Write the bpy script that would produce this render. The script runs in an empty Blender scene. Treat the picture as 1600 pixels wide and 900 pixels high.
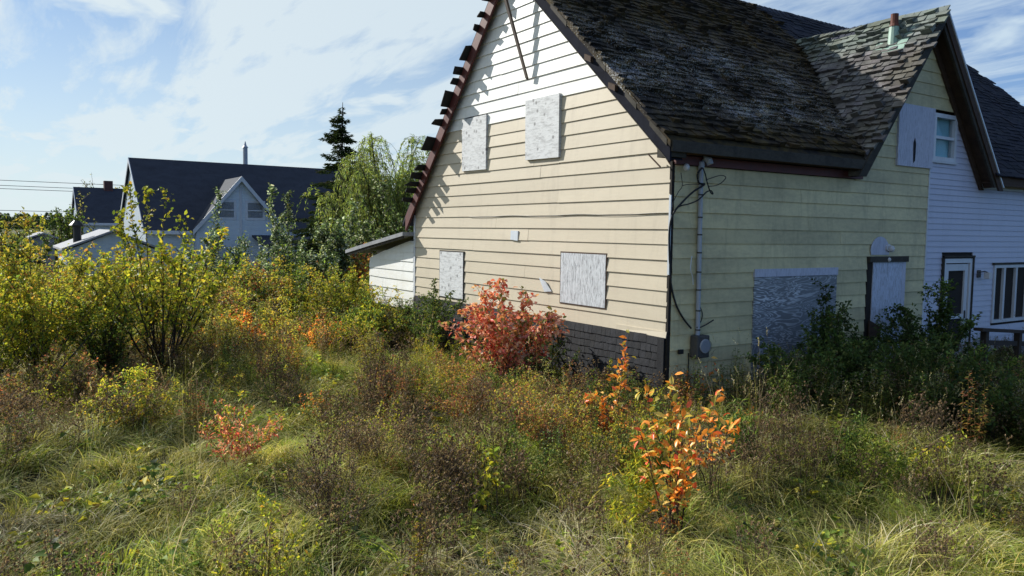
import bpy, bmesh, math, random
import numpy as np
from mathutils import Vector, Matrix, noise as mnoise

SC = bpy.context.scene
COL = SC.collection
R = math.radians
rnd = random.Random(7)

# ------------------------------------------------------------------ camera, world, sun, exposure
YAW, PIT, ROL = R(-56.474294), R(-4.102641), R(0.79426)
CAM = np.array([7.42970, -7.40011, -0.265495]); FPX = 1225.392
FWD = np.array([math.cos(PIT)*math.sin(YAW), math.cos(PIT)*math.cos(YAW), math.sin(PIT)])
_r = np.array([math.cos(YAW), -math.sin(YAW), 0.0]); _u = np.cross(_r, FWD)
RGT = _r*math.cos(ROL) + _u*math.sin(ROL); UPV = -_r*math.sin(ROL) + _u*math.cos(ROL)
cd = bpy.data.cameras.new('camera'); cam = bpy.data.objects.new('camera', cd); COL.objects.link(cam); SC.camera = cam
cd.sensor_width = 36.0; cd.lens = FPX/1600*36; cd.clip_start = .05; cd.clip_end = 9000
m = Matrix.Identity(4)
for i in range(3):
    m[i][0] = RGT[i]; m[i][1] = UPV[i]; m[i][2] = -FWD[i]; m[i][3] = CAM[i]
cam.matrix_world = m

SUNV = Vector((-1, -.45, .65)).normalized()          # towards the sun
sl = bpy.data.lights.new('sun', 'SUN'); sl.energy = 5.0; sl.angle = R(.5); sl.color = (1, .97, .90)
so = bpy.data.objects.new('sun', sl); COL.objects.link(so)
so.rotation_euler = SUNV.to_track_quat('Z', 'Y').to_euler(); so.location = (-20, -15, 30)

SC.view_settings.view_transform = 'Standard'; SC.view_settings.look = 'None'
SC.view_settings.gamma = 1; SC.view_settings.use_curve_mapping = False
SC.view_settings.exposure = .5
SC.cycles.max_bounces = 6; SC.cycles.transparent_max_bounces = 6

class NT:
    """small node-tree helper"""
    def __init__(s, tree): s.t = tree; s.n = tree.nodes; s.l = tree.links
    def __call__(s, typ, **kw):
        n = s.n.new(typ)
        for k, v in kw.items(): setattr(n, k, v)
        return n
    def link(s, a, b): s.l.new(a, b)
    def val(s, sock, v):
        if hasattr(v, 'node') or isinstance(v, bpy.types.NodeSocket): s.l.new(v, sock)
        else: sock.default_value = v
    def math(s, op, a, b=0.0, clamp=False):
        n = s('ShaderNodeMath', operation=op, use_clamp=clamp); s.val(n.inputs[0], a); s.val(n.inputs[1], b); return n.outputs[0]
    def mix(s, f, a, b, mode='MIX'):
        n = s('ShaderNodeMix', data_type='RGBA', blend_type=mode)
        s.val(n.inputs[0], f)
        s.val(n.inputs[6], a if not isinstance(a, tuple) else (*a, 1)); s.val(n.inputs[7], b if not isinstance(b, tuple) else (*b, 1))
        return n.outputs[2]
    def noise(s, vec, scale, detail=4, rough=.55, dist=0, out=0):
        n = s('ShaderNodeTexNoise'); n.inputs['Scale'].default_value = scale; n.inputs['Detail'].default_value = detail
        n.inputs['Roughness'].default_value = rough; n.inputs['Distortion'].default_value = dist
        if vec is not None: s.l.new(vec, n.inputs['Vector'])
        return n.outputs[out]
    def ramp(s, f, stops):
        n = s('ShaderNodeValToRGB'); s.l.new(f, n.inputs[0]); e = n.color_ramp.elements
        while len(e) < len(stops): e.new(.5)
        for i, (p, c) in enumerate(stops):
            e[i].position = p; e[i].color = (*c, 1) if isinstance(c, tuple) else (c, c, c, 1)
        return n.outputs[0]
    def mapr(s, v, a, b, c=0.0, d=1.0):
        n = s('ShaderNodeMapRange'); s.val(n.inputs[0], v)
        for i, x in enumerate((a, b, c, d)): n.inputs[i+1].default_value = x
        return n.outputs[0]
    def scale(s, vec, x, y, z):
        n = s('ShaderNodeMapping'); s.l.new(vec, n.inputs[0]); n.inputs['Scale'].default_value = (x, y, z); return n.outputs[0]

w = bpy.data.worlds.new('World'); SC.world = w; w.use_nodes = True
T = NT(w.node_tree); bg = T.n['Background']
sky = T('ShaderNodeTexSky', sky_type='NISHITA', sun_disc=False)
sky.sun_elevation = math.asin(SUNV.z); sky.sun_rotation = math.atan2(SUNV.x, SUNV.y) % (2*math.pi)
sky.air_density = 1.0; sky.dust_density = .25; sky.ozone_density = 2.0
tc = T('ShaderNodeTexCoord'); sep = T('ShaderNodeSeparateXYZ'); T.link(tc.outputs['Generated'], sep.inputs[0])
sx, sy, sz = sep.outputs
zz = T.math('ADD', T.math('MAXIMUM', sz, 0.0), .10)
cmb = T('ShaderNodeCombineXYZ'); T.link(T.math('DIVIDE', sx, zz), cmb.inputs[0]); T.link(T.math('DIVIDE', sy, zz), cmb.inputs[1])
pv = cmb.outputs[0]
# how far towards the sun's side of the sky (cirrus veil is thicker there)
side = T.math('ADD', T.math('MULTIPLY', sx, -.83), T.math('MULTIPLY', sy, -.556))
rot = T('ShaderNodeMapping'); T.link(pv, rot.inputs[0]); rot.inputs['Rotation'].default_value = (0, 0, R(38)); rot.inputs['Scale'].default_value = (.42, 1.5, 1)
streak = T.noise(rot.outputs[0], 1.1, 7, .58, .7)
puff = T.noise(pv, .9, 6, .55, .3)
veil = T.mapr(side, -.45, .5, 0, 1)
fine = T.noise(rot.outputs[0], 3.4, 8, .62, .4)
m1 = T.mapr(T.math('ADD', T.math('ADD', T.math('MULTIPLY', streak, .65), T.math('MULTIPLY', fine, .35)), T.math('MULTIPLY', veil, .115)), .455, .635)
m2 = T.mapr(T.math('ADD', puff, T.math('MULTIPLY', veil, .03)), .56, .66)
cl = T.math('MAXIMUM', T.math('MULTIPLY', m1, .92), T.math('MULTIPLY', m2, .95), True)
hz = T.mapr(sz, .0, .36, .92, 0)
cl = T.math('MAXIMUM', cl, T.math('MULTIPLY', hz, T.mapr(side, -.6, .35, .15, 1)), True)
blue = T.mix(1.0, sky.outputs[0], T.mix(T.mapr(side, -.4, .3), (.45, 1.0, 1.85), (.78, 1.10, 1.42)), 'MULTIPLY')
ccol = T.mix(T.mapr(side, -.6, .7), (7.4, 9.6, 11.8), (10.6, 12.0, 12.6))
T.link(T.mix(cl, blue, ccol), bg.inputs[0]); bg.inputs[1].default_value = .05

def ray(px, py):
    d = FWD*FPX + RGT*(px-800) - UPV*(py-450); return d/FPX
def at(px, py, D):                      # point seen at a pixel of the 1600x900 photograph, D metres ahead
    return CAM + ray(px, py)*D

# ------------------------------------------------------------------ terrain height
def sstep(a, b, x):
    t = min(1, max(0, (x-a)/(b-a))); return t*t*(3-2*t)
def gz(x, y):
    d = math.hypot(x-7.4, y+7.4)
    z = -2.66 - 1.25*sstep(8, 34, -x)
    z += 1.6*sstep(60, 260, d)
    near = 1 - sstep(25, 60, d)
    z += near*(.14*mnoise.noise(Vector((x*.5, y*.5, 1.7))) + .09*mnoise.noise(Vector((x*1.25, y*1.25, 4.2))))
    h = max(0, 1-max(abs(x+3.7)-4.5, 0)/1.5) * max(0, 1-max(abs(y-6.7)-7.5, 0)/1.5)
    return z*(1-.0*h)
def ground_at(px, py):                  # ground point under a pixel
    d = ray(px, py); t = 3.0
    while t < 90:
        p = CAM + d*t
        if p[2] <= gz(p[0], p[1]): return p
        t += .05
    return CAM + d*90
def project(x, y, z):
    d = np.array([x, y, z]) - CAM; k = d@FWD
    return 800 + FPX*(d@RGT)/k, 450 - FPX*(d@UPV)/k, k

# ------------------------------------------------------------------ materials
def mat(name, rough=.7, spec=.3):
    mt = bpy.data.materials.new(name); mt.use_nodes = True
    t = NT(mt.node_tree); b = t.n['Principled BSDF']
    b.inputs['Roughness'].default_value = rough; b.inputs['Specular IOR Level'].default_value = spec
    return mt, t, b
def bump(t, b, h, strength=.3, dist=.01):
    n = t('ShaderNodeBump'); n.inputs['Strength'].default_value = strength; n.inputs['Distance'].default_value = dist
    t.link(h, n.inputs['Height']); t.link(n.outputs[0], b.inputs['Normal'])
def worn(name, base, dark, scale=(2, 2, 2), amt=.5, rough=.6, spec=.3, bstr=.2, var=.12, fine=60, metal=0):
    """painted / weathered surface: base colour with blotches, streaks and per-piece variation"""
    mt, t, b = mat(name, rough, spec); b.inputs['Metallic'].default_value = metal
    g = t('ShaderNodeNewGeometry'); oi = t('ShaderNodeObjectInfo')
    p = t.scale(g.outputs['Position'], *scale)
    n1 = t.noise(p, 1.0, 6, .6, .3); n2 = t.noise(p, fine/6.0, 5, .65)
    f = t.mapr(t.math('ADD', t.math('MULTIPLY', n1, .6), t.math('MULTIPLY', n2, .4)), .42, .68, 0, amt)
    c = t.mix(f, base, dark)
    n4 = t.noise(t.scale(g.outputs['Position'], 3.3, 3.3, .5), 1.1, 7, .75, .6)      # rain streaks
    c = t.mix(t.mapr(n4, .52, .72, 0, amt*.6), c, tuple(q*.62 for q in dark))
    v = t.mapr(oi.outputs['Random'], 0, 1, 1-var, 1+var*.6)
    c = t.mix(1.0, c, v, 'MULTIPLY')
    t.link(c, b.inputs['Base Color']); bump(t, b, n2, bstr, .006)
    return mt
M = {}
M['beige'] = worn('beige_siding', (.56, .49, .375), (.43, .37, .28), (.5, .5, 3), .45, .5, .35, .08, .05)
M['white_siding'] = worn('chalky_white_siding', (.80, .80, .78), (.62, .59, .50), (.6, .6, 2.2), .5, .45, .4, .08, .04)
M['yellow'] = worn('pale_yellow_siding', (.66, .57, .32), (.42, .365, .22), (.8, .8, 2.0), .9, .6, .3, .15, .14)
M['vinyl'] = worn('lavender_vinyl', (.52, .52, .62), (.43, .43, .52), (1, 1, 1), .4, .45, .4, .05, .03)
M['sheath'] = worn('dark_sheathing', (.03, .024, .02), (.012, .01, .01), (3, 3, 3), .6, .9)
M['corner'] = worn('black_gap_fill', (.02, .017, .015), (.008, .008, .008), (3, 3, 3), .6, .9)
M['fascia_red'] = worn('oxblood_fascia', (.11, .025, .022), (.05, .02, .018), (6, 6, 2), .7, .6, .4, .3)
M['fascia_grey'] = worn('weathered_grey_trim', (.07, .062, .05), (.022, .021, .018), (5, 2, 5), .9, .8, .2, .5)
M['fascia_shade'] = worn('shade_dark_rake', (.020, .022, .032), (.010, .010, .014), (4, 4, 4), .8, .95, .05, .2)  # overhang's shade on the right rake is put into this near-black colour
M['wood_brown'] = worn('bare_brown_wood', (.085, .055, .04), (.035, .025, .02), (8, 2, 8), .8, .8, .2, .5)
M['brace'] = worn('brown_grey_brace', (.10, .075, .06), (.05, .04, .035), (4, 4, 1), .8, .8)
M['white_trim'] = worn('white_painted_trim', (.60, .62, .66), (.45, .46, .50), (4, 4, 4), .5, .4, .4, .05)
M['white_metal'] = worn('white_metal', (.56, .6, .65), (.42, .44, .47), (4, 4, 4), .5, .35, .5, .05)
M['galv'] = worn('grey_conduit', (.36, .39, .45), (.24, .26, .30), (6, 6, 2), .6, .45, .5, .1)
M['green_metal'] = worn('verdigris_vent', (.32, .46, .38), (.18, .26, .22), (8, 8, 4), .7, .5, .4, .1)
M['rust'] = worn('rusty_pipe', (.13, .045, .03), (.05, .02, .018), (15, 15, 8), .8, .7)
M['cable'] = worn('black_cable', (.015, .015, .017), (.01, .01, .01), (5, 5, 5), .5, .5, .4)
M['ceramic'] = worn('white_ceramic', (.6, .6, .62), (.4, .4, .42), (9, 9, 9), .5, .3, .5)
M['meter'] = worn('weathered_meter_box', (.075, .072, .07), (.03, .03, .03), (9, 9, 9), .7, .6)
M['asphalt'] = worn('dark_roof_far', (.042, .048, .066), (.024, .028, .04), (1.3, 1.3, 4), .8, .85, .2, .5)
M['flap'] = worn('black_board_end', (.016, .018, .022), (.03, .03, .025), (6, 6, 6), .6, .8)
M['basewall'] = worn('black_blue_cedar_shingle', (.006, .007, .011), (.024, .026, .034), (14, 14, 3), .8, .75, .3, .6, .35)
M['rail'] = worn('dark_deck_rail', (.055, .04, .032), (.03, .025, .02), (5, 5, 5), .7, .8)
M['post'] = worn('utility_pole_wood', (.12, .095, .075), (.07, .06, .05), (4, 4, 1), .7, .9)
M['bluewhite'] = worn('pale_blue_white_cladding', (.56, .66, .76), (.46, .55, .66), (.8, .8, 5), .5, .6, .3, .1)
def lap_siding(name, base, dark, pitch):
    mt_l = worn(name, base, dark, (.8, .8, 5), .5, .6, .3, .1); t = NT(mt_l.node_tree); g = t('ShaderNodeNewGeometry'); sp = t('ShaderNodeSeparateXYZ'); t.link(g.outputs['Position'], sp.inputs[0])
    saw = t.math('FRACT', t.math('DIVIDE', sp.outputs[2], pitch)); b = t.n['Principled BSDF']; bump(t, b, saw, 1.0, .02); return mt_l
M['bluewhite'] = lap_siding('pale_blue_lap_siding', (.62, .70, .78), (.52, .60, .69), .13)
M['brick'] = worn('dark_red_chimney', (.10, .045, .04), (.05, .03, .03), (6, 6, 12), .7, .9)
M['greyroof'] = worn('weathered_felt_roof', (.30, .31, .33), (.16, .16, .17), (6, 6, 6), .8, .8, .2, .4)
M['curtain'] = worn('sky_blue_curtain', (.48, .90, 1.0), (.36, .76, .98), (14, 14, 3), .6, .8)
M['blind'] = worn('grey_blind', (.13, .14, .17), (.08, .09, .11), (5, 5, 5), .5, .6)
M['darkin'] = worn('dark_interior', (.02, .02, .025), (.012, .012, .014), (2, 2, 2), .5, .9)  # near-black stands in for unlit rooms; the board stain shares it
M['stone'] = worn('field_stone', (.30, .30, .28), (.16, .16, .14), (6, 6, 6), .8, .9, .2, .5)

def glass(name, tint=(.02, .025, .03)):
    mt, t, b = mat(name, .04, .8); b.inputs['Base Color'].default_value = (*tint, 1)
    tr = t('ShaderNodeBsdfTransparent'); mx = t('ShaderNodeMixShader'); mx.inputs[0].default_value = .18
    out = t.n['Material Output']; t.link(b.outputs[0], mx.inputs[2]); t.link(tr.outputs[0], mx.inputs[1]); t.link(mx.outputs[0], out.inputs[0])
    return mt
M['glass'] = glass('window_glass')

def plywood(name, base, dark, grain='knots', rough=.6):
    mt, t, b = mat(name, rough, .35); g = t('ShaderNodeNewGeometry'); P = g.outputs['Position']
    if grain == 'vert':      # long vertical grey grain with worn paint
        a = t.noise(t.scale(P, 14, 14, 2.2), 3.0, 7, .72, 1.2); f = t.mapr(a, .47, .63)
    elif grain == 'wave':    # wavy horizontal delamination, foil-like
        a = t.noise(t.scale(P, .7, .7, 3.6), 1.3, 3, .5, 2.2); wv = t.math('ABSOLUTE', t.math('SUBTRACT', t.math('FRACT', t.math('MULTIPLY', a, 9)), .5))
        big = t.noise(P, 1.1, 2); f = t.math('MULTIPLY', t.mapr(wv, .24, .05), t.mapr(big, .36, .60, 1, .35))
    else:                    # faint crossgrain and knots
        a = t.noise(t.scale(P, 4, 4, 16), 2.0, 6, .65, .5); vo = t('ShaderNodeTexVoronoi'); t.link(P, vo.inputs[0]); vo.inputs['Scale'].default_value = 6.5
        f = t.math('MAXIMUM', t.mapr(a, .46, .72, 0, .75), t.mapr(vo.outputs['Distance'], .25, .12, 0, 1.0))
    c = t.mix(f, base, dark); t.link(c, b.inputs['Base Color']); bump(t, b, a, .35, .01); return mt
M['ply'] = plywood('weathered_whitewashed_plywood', (.60, .61, .62), (.22, .22, .225))
M['ply_vert'] = plywood('peeling_grey_plywood', (.56, .58, .61), (.17, .175, .19), 'vert')
M['ply_wave'] = plywood('rippled_silver_plywood', (.17, .18, .20), (.66, .68, .72), 'wave', .35)
M['ply_lav'] = plywood('lavender_painted_plywood', (.52, .53, .62), (.34, .35, .42), 'vert')
M['door_blue'] = plywood('peeling_pale_blue_door', (.56, .60, .72), (.27, .28, .32), 'vert')

def roof_shingle_mat(name, kind):
    mt, t, b = mat(name, .9, .15); g = t('ShaderNodeNewGeometry'); P = g.outputs['Position']; sp = t('ShaderNodeSeparateXYZ'); t.link(P, sp.inputs[0])
    at_ = t('ShaderNodeAttribute', attribute_name='tint')
    n = t.noise(P, 7, 6, .65); n2 = t.noise(P, 42, 4, .7); n3 = t.noise(P, .9, 4, .6)
    if kind == 'old':
        c = t.mix(t.mapr(n, .35, .7), (.016, .014, .013), (.042, .035, .028))
        moss = t.math('MULTIPLY', t.mapr(n3, .36, .56), t.mapr(n, .35, .55))
        c = t.mix(t.math('MULTIPLY', moss, .8), c, (.085, .058, .018))
        # pale lichen crust in a broad band above the eave, thinning out with distance from the corner
        band = t.math('MULTIPLY', t.mapr(sp.outputs[0], -2.3, -1.4), t.mapr(sp.outputs[0], .05, -.35))
        band = t.math('MULTIPLY', band, t.mapr(sp.outputs[1], 6.5, 1.0, .35, 1))
        lich = t.math('MULTIPLY', t.mapr(t.math('ADD', n2, t.math('MULTIPLY', n3, .5)), .79, .88), band)
        c = t.mix(t.math('MULTIPLY', lich, .9), c, (.44, .45, .46))
    elif kind == 'dormer':
        c = t.mix(t.mapr(n, .35, .7), (.10, .095, .09), (.20, .19, .18))
        c = t.mix(t.mapr(n2, .55, .75, 0, .7), c, (.05, .045, .035))
        c = t.mix(t.math('MULTIPLY', t.mapr(sp.outputs[2], 2.85, 3.2), .55), c, (.19, .24, .20))
        c = t.mix(t.mapr(n3, .5, .66, 0, .5), c, (.07, .06, .035))
    else:
        c = t.mix(t.mapr(n, .35, .7), (.014, .016, .024), (.028, .03, .04))
    c = t.mix(1.0, c, at_.outputs['Color'], 'MULTIPLY')
    t.link(c, b.inputs['Base Color']); bump(t, b, n2, .6, .01); return mt
M['shingle_old'] = roof_shingle_mat('mossy_old_roof_shingle', 'old')
M['shingle_dormer'] = roof_shingle_mat('curled_grey_roof_shingle', 'dormer')
M['shingle_new'] = roof_shingle_mat('dark_newer_roof_shingle', 'new')

def leafmat(name, trans=.42, rough=.55, var=.45):
    mt, t, b = mat(name, rough, .16)
    a = t('ShaderNodeAttribute', attribute_name='tint'); g = t('ShaderNodeNewGeometry')
    n = t.noise(g.outputs['Position'], .55, 3, .5); v = t.mapr(n, .3, .7, 1-var, 1+var)
    c = t.mix(1.0, a.outputs['Color'], v, 'MULTIPLY')
    tl = t('ShaderNodeBsdfTranslucent'); mx = t('ShaderNodeMixShader'); mx.inputs[0].default_value = trans
    t.link(c, b.inputs['Base Color']); t.link(t.mix(1.0, c, (1.25, 1.2, .75), 'MULTIPLY'), tl.inputs[0])
    out = t.n['Material Output']; t.link(b.outputs[0], mx.inputs[1]); t.link(tl.outputs[0], mx.inputs[2]); t.link(mx.outputs[0], out.inputs[0])
    return mt
M['leaf'] = leafmat('leaf'); M['glossleaf'] = leafmat('glossy_leaf', .3, .3, .2); M['grass'] = leafmat('grass_blade', .38, .6, .45)
M['needle'] = leafmat('conifer_needle', .1, .7, .2); M['stem'] = leafmat('stem', .0, .8, .15)

mt, t, b = mat('overgrown_soil', .95, .1); g = t('ShaderNodeNewGeometry'); P = g.outputs['Position']
n = t.noise(P, .35, 6, .6); n2 = t.noise(P, 6, 6, .7); n3 = t.noise(P, .02, 5, .6)
c = t.mix(t.mapr(n, .35, .65), (.028, .032, .012), (.06, .052, .022)); c = t.mix(t.mapr(n2, .4, .65, 0, .7), c, (.022, .02, .012))
sp = t('ShaderNodeSeparateXYZ'); t.link(P, sp.inputs[0])
far = t.mapr(sp.outputs[0], -45, -110); c = t.mix(far, c, t.mix(t.mapr(n3, .4, .6), (.10, .095, .045), (.07, .085, .035)))
t.link(c, b.inputs['Base Color']); bump(t, b, n2, .8, .05); M['soil'] = mt

# ------------------------------------------------------------------ object helpers
def link(o, parent=None, loc=None):
    COL.objects.link(o)
    if parent is not None:
        o.parent = parent
    if loc is not None: o.location = loc
    return o
def empty(name, loc, label, cat, group=None):
    o = bpy.data.objects.new(name, None); COL.objects.link(o); o.location = loc; o.empty_display_size = .2
    o['label'] = label; o['category'] = cat
    if group: o['group'] = group
    return o
class MB:
    """collects polygons in WORLD coordinates and links them as one mesh object under a parent placed at an origin"""
    def __init__(s): s.v = []; s.f = []
    def add(s, vs, fs):
        k = len(s.v); s.v += [tuple(map(float, v)) for v in vs]; s.f += [tuple(i+k for i in f) for f in fs]; return s
    def hexa(s, a, b):                  # two quads (4 pts each), joined
        return s.add(list(a)+list(b), [(3, 2, 1, 0), (4, 5, 6, 7), (0, 1, 5, 4), (1, 2, 6, 5), (2, 3, 7, 6), (3, 0, 4, 7)])
    def box(s, x0, x1, y0, y1, z0, z1):
        return s.hexa([(x0, y0, z0), (x1, y0, z0), (x1, y1, z0), (x0, y1, z0)], [(x0, y0, z1), (x1, y0, z1), (x1, y1, z1), (x0, y1, z1)])
    def prism(s, pts, off):             # polygon extruded by vector
        n = len(pts); q = [tuple(np.add(p, off)) for p in pts]
        return s.add(list(pts)+q, [tuple(range(n))[::-1], tuple(range(n, 2*n))] + [(i, (i+1) % n, (i+1) % n+n, i+n) for i in range(n)])
    def tube(s, pts, r, sides=8, caps=True):
        pts = [Vector(p) for p in pts]; rs = r if isinstance(r, (list, tuple)) else [r]*len(pts); vs = []; fs = []
        for i, p in enumerate(pts):
            d = (pts[min(i+1, len(pts)-1)] - pts[max(i-1, 0)]).normalized()
            a = d.cross(Vector((0, 0, 1)) if abs(d.z) < .9 else Vector((1, 0, 0))).normalized(); b_ = d.cross(a)
            for k in range(sides):
                th = 2*math.pi*k/sides; vs.append(p + (a*math.cos(th)+b_*math.sin(th))*rs[i])
        for i in range(len(pts)-1):
            for k in range(sides):
                fs.append((i*sides+k, i*sides+(k+1) % sides, (i+1)*sides+(k+1) % sides, (i+1)*sides+k))
        if caps: fs += [tuple(range(sides))[::-1], tuple(range((len(pts)-1)*sides, len(pts)*sides))]
        return s.add(vs, fs)
    def ball(s, c, r, sz=1.0, n=8):
        vs = []; fs = []
        for i in range(n+1):
            ph = math.pi*i/n
            for k in range(2*n): th = math.pi*k/n; vs.append((c[0]+r*math.sin(ph)*math.cos(th), c[1]+r*math.sin(ph)*math.sin(th), c[2]+r*sz*math.cos(ph)))
        for i in range(n):
            for k in range(2*n): fs.append((i*2*n+k, i*2*n+(k+1) % (2*n), (i+1)*2*n+(k+1) % (2*n), (i+1)*2*n+k))
        return s.add(vs, fs)
    def mesh(s, name, mt, origin=(0, 0, 0), bevel=0, smooth=False, tint=None):
        me = bpy.data.meshes.new(name); o0 = Vector(origin)
        me.from_pydata([tuple(Vector(v)-o0) for v in s.v], [], s.f)
        bm = bmesh.new(); bm.from_mesh(me); bmesh.ops.remove_doubles(bm, verts=bm.verts, dist=1e-5)
        bmesh.ops.recalc_face_normals(bm, faces=bm.faces)
        if bevel: bmesh.ops.bevel(bm, geom=list(bm.edges), offset=bevel, segments=1, affect='EDGES')
        bm.to_mesh(me); bm.free()
        if smooth:
            me.polygons.foreach_set('use_smooth', [True]*len(me.polygons))
        if tint is not None:
            ca = me.color_attributes.new('tint', 'FLOAT_COLOR', 'POINT'); ca.data.foreach_set('color', [*tint, 1]*len(me.vertices))
        me.materials.append(mt); return me
    def obj(s, name, mt, parent=None, **kw):
        org = Vector((0, 0, 0)); q = parent
        while q is not None: org += q.location; q = q.parent
        return link(bpy.data.objects.new(name, s.mesh(name, mt, org, **kw)), parent)
def world_org(p):
    org = Vector((0, 0, 0))
    while p is not None: org += p.location; p = p.parent
    return org
def structure(o, kind='structure'): o['kind'] = kind; return o

G = lambda s_, out, z: (-s_, -out, z)          # gable wall coordinates (s to the left, out of the wall, height)
F = lambda t_, out, z: (out, t_, z)            # front wall coordinates
EX = .2032

def siding(parent, name, Wm, z0, z1, e, span, holes, matfn, ob=.02, ot=.002, seams=0, minlen=.5, jit=.003, tol=.35, lap=.012):
    k = 0; z = z0
    while z < z1-.02:
        zt = z+e
        if zt > z1: zt = z1
        l0, r0 = span(z); l1, r1 = span(zt)
        if r0-l0 < .05: break
        if r1 < l1: l1 = r1 = (l1+r1)/2
        cuts = []
        for (a, b, c, d) in holes:
            ov = min(zt, d)-max(z, c)
            if ov > tol*(zt-z): cuts.append((a, b))
        cuts.sort(); segs = []; cur = min(l0, l1); end = max(r0, r1)
        for a, b in cuts:
            if b <= cur or a >= end: continue
            if a > cur: segs.append((cur, a))
            cur = max(cur, b)
        if cur < end: segs.append((cur, end))
        out = []
        for a, b in segs:
            L = b-a; n = 0
            if seams and L > 2.2: n = rnd.choice(seams)
            xs = sorted(rnd.uniform(a+minlen, b-minlen) for _ in range(n)) if L > 2*minlen else []
            xs = [x for i, x in enumerate(xs) if i == 0 or x-xs[i-1] > .35]
            q = [a]+xs+[b]; out += [(q[i]+(.005 if i else 0), q[i+1]) for i in range(len(q)-1)]
        for a, b in out:
            ab = max(a, l0); at_ = max(a, l1); bb = min(b, r0); bt = min(b, r1)
            if bb-ab < .03: continue
            if bt < at_: at_ = bt = (at_+bt)/2
            jz = rnd.uniform(-jit, jit); jo = rnd.uniform(-jit, jit)*.6; tilt = rnd.uniform(-jit, jit)
            zb_a, zb_b = z+jz, z+jz+tilt
            mb = MB(); zt2 = zt+lap
            o_b, o_t, inn = ob+jo, ot+jo*.3, -.012
            mb.hexa([Wm(ab, inn, zb_a), Wm(bb, inn, zb_b), Wm(bb, o_b, zb_b), Wm(ab, o_b, zb_a)],
                    [Wm(at_, inn, zt2), Wm(bt+1e-3, inn, zt2), Wm(bt+1e-3, o_t, zt2), Wm(at_, o_t, zt2)])
            mb.obj(name, matfn((a+b)/2, (z+zt)/2), parent)
        z = zt; k += 1

# ------------------------------------------------------------------ the duplex house
GB = -2.66
house = empty('duplex_house', (0, 0, GB), 'old duplex with boarded cream gable end, mossy shingle roof and lavender vinyl far half', 'house')
RX, RZ = -3.72, 4.48; SF, SB = .89, 1.13; YE = 13.8
zf = lambda x: RZ - SF*(x-RX)          # front slope top surface
zb = lambda x: RZ - SB*(RX-x)          # back slope top surface
DY, DZ, DS = 5.87, 3.53, 1.285         # cross gable ridge y, z, slope
# wall shells (dark sheathing behind the cladding)
zl = lambda s_: min(.62+.935*s_, .52+1.13*(7.05-s_))
MB().prism([G(0, -.10, GB-.2), G(7.44, -.10, GB-.2), G(7.44, -.10, zl(7.44)-.03), G(3.72, -.10, 4.05), G(0, -.10, .60)], (0, .1, 0)).obj('gable_sheathing', M['sheath'], house)
mb = MB().box(-.2, -.10, .05, 13.6, GB-.2, .70)
mb.prism([F(DY-2.0, -.2, .72), F(DY+2.1, -.2, .72), F(DY+.12, -.2, 3.05)], (.1, 0, 0)); mb.obj('front_sheathing', M['sheath'], house)
MB().box(-7.44, -7.34, .1, 13.6, GB-.2, -.1).obj('back_wall', M['yellow'], house)
MB().prism([(-7.44, 13.6, GB-.2), (0, 13.6, GB-.2), (0, 13.6, .6), (-3.72, 13.6, 4.05), (-7.44, 13.6, .0)], (0, -.1, 0)).obj('far_gable_wall', M['vinyl'], house)

# --- gable wall
gw = MB().box(-7.46, -7.40, -.028, .02, -1.66, .05).obj('gable_wall', M['white_trim'], house)
holesG = [(4.58, 5.40, .95, 1.70), (2.44, 3.29, 1.02, 1.75), (5.37, 6.29, -1.42, -.78), (1.25, 2.335, -1.24, -.68)]
gx = lambda z: (max(.015, (z-.60)/.935), min(7.40, 7.13-(z-.50)/1.13) if z > .2 else 7.40)
def gmat(u, z): return M['white_siding'] if z > (1.62 if u > 2.9 else 1.80) else M['beige']
siding(gw, 'clapboard', G, -8*EX, 4.1, EX, gx, holesG, gmat, .022, .003, [0, 0, 1, 1, 2], .8, .004)
# bottom board of the gable peels outward at the corner
MB().hexa([G(0, .028, -8*EX-.012), G(1.0, .012, -8*EX), G(1.0, .026, -8*EX), G(0, .042, -8*EX-.012)], [G(0, .014, -8*EX+.07), G(1.0, .012, -8*EX+.07), G(1.0, .024, -8*EX+.07), G(0, .026, -8*EX+.07)]).obj('curled_clapboard', M['beige'], gw)
# black shingled base
bw = MB().box(-7.42, -.02, -.03, .06, GB-.15, -8*EX-.005).obj('base_wall', M['corner'], house)
meshes = []
for k in range(10):
    wd = rnd.uniform(.085, .15); th = rnd.uniform(.010, .02)
    meshes.append((wd, MB().hexa([(-wd/2+.002, -th, 0), (wd/2-.002, -th*rnd.uniform(.8, 1.2), rnd.uniform(-.004, .004)), (wd/2-.002, 0, 0), (-wd/2+.002, 0, 0)],
                                  [(-wd/2+.002, -.004, .115), (wd/2-.002, -.004, .115), (wd/2-.002, 0, .115), (-wd/2+.002, 0, .115)]).mesh('base_shingle', M['basewall'])))
stuffb = MB(); cnt = 0
for r_ in range(10):
    s_ = .03; z = -8*EX-.115-r_*.105
    while s_ < 7.3:
        wd, me = rnd.choice(meshes)
        if s_ < 3.0 and cnt < 296:
            o = bpy.data.objects.new('shingle', me); link(o, bw); o.location = Vector((-s_-wd/2, -.031, z+rnd.uniform(-.004, .004))) - world_org(bw); o.rotation_euler = (0, rnd.uniform(-.02, .02), 0); cnt += 1
        else:
            x = -s_-wd/2; stuffb.hexa([(x-wd/2+.002, -.046, z), (x+wd/2-.002, -.046, z), (x+wd/2-.002, -.031, z), (x-wd/2+.002, -.031, z)], [(x-wd/2+.002, -.035, z+.115), (x+wd/2-.002, -.035, z+.115), (x+wd/2-.002, -.031, z+.115), (x-wd/2+.002, -.031, z+.115)])
        s_ += wd
structure(stuffb.obj('shingle_courses', M['basewall'], bw), 'stuff')
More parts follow.
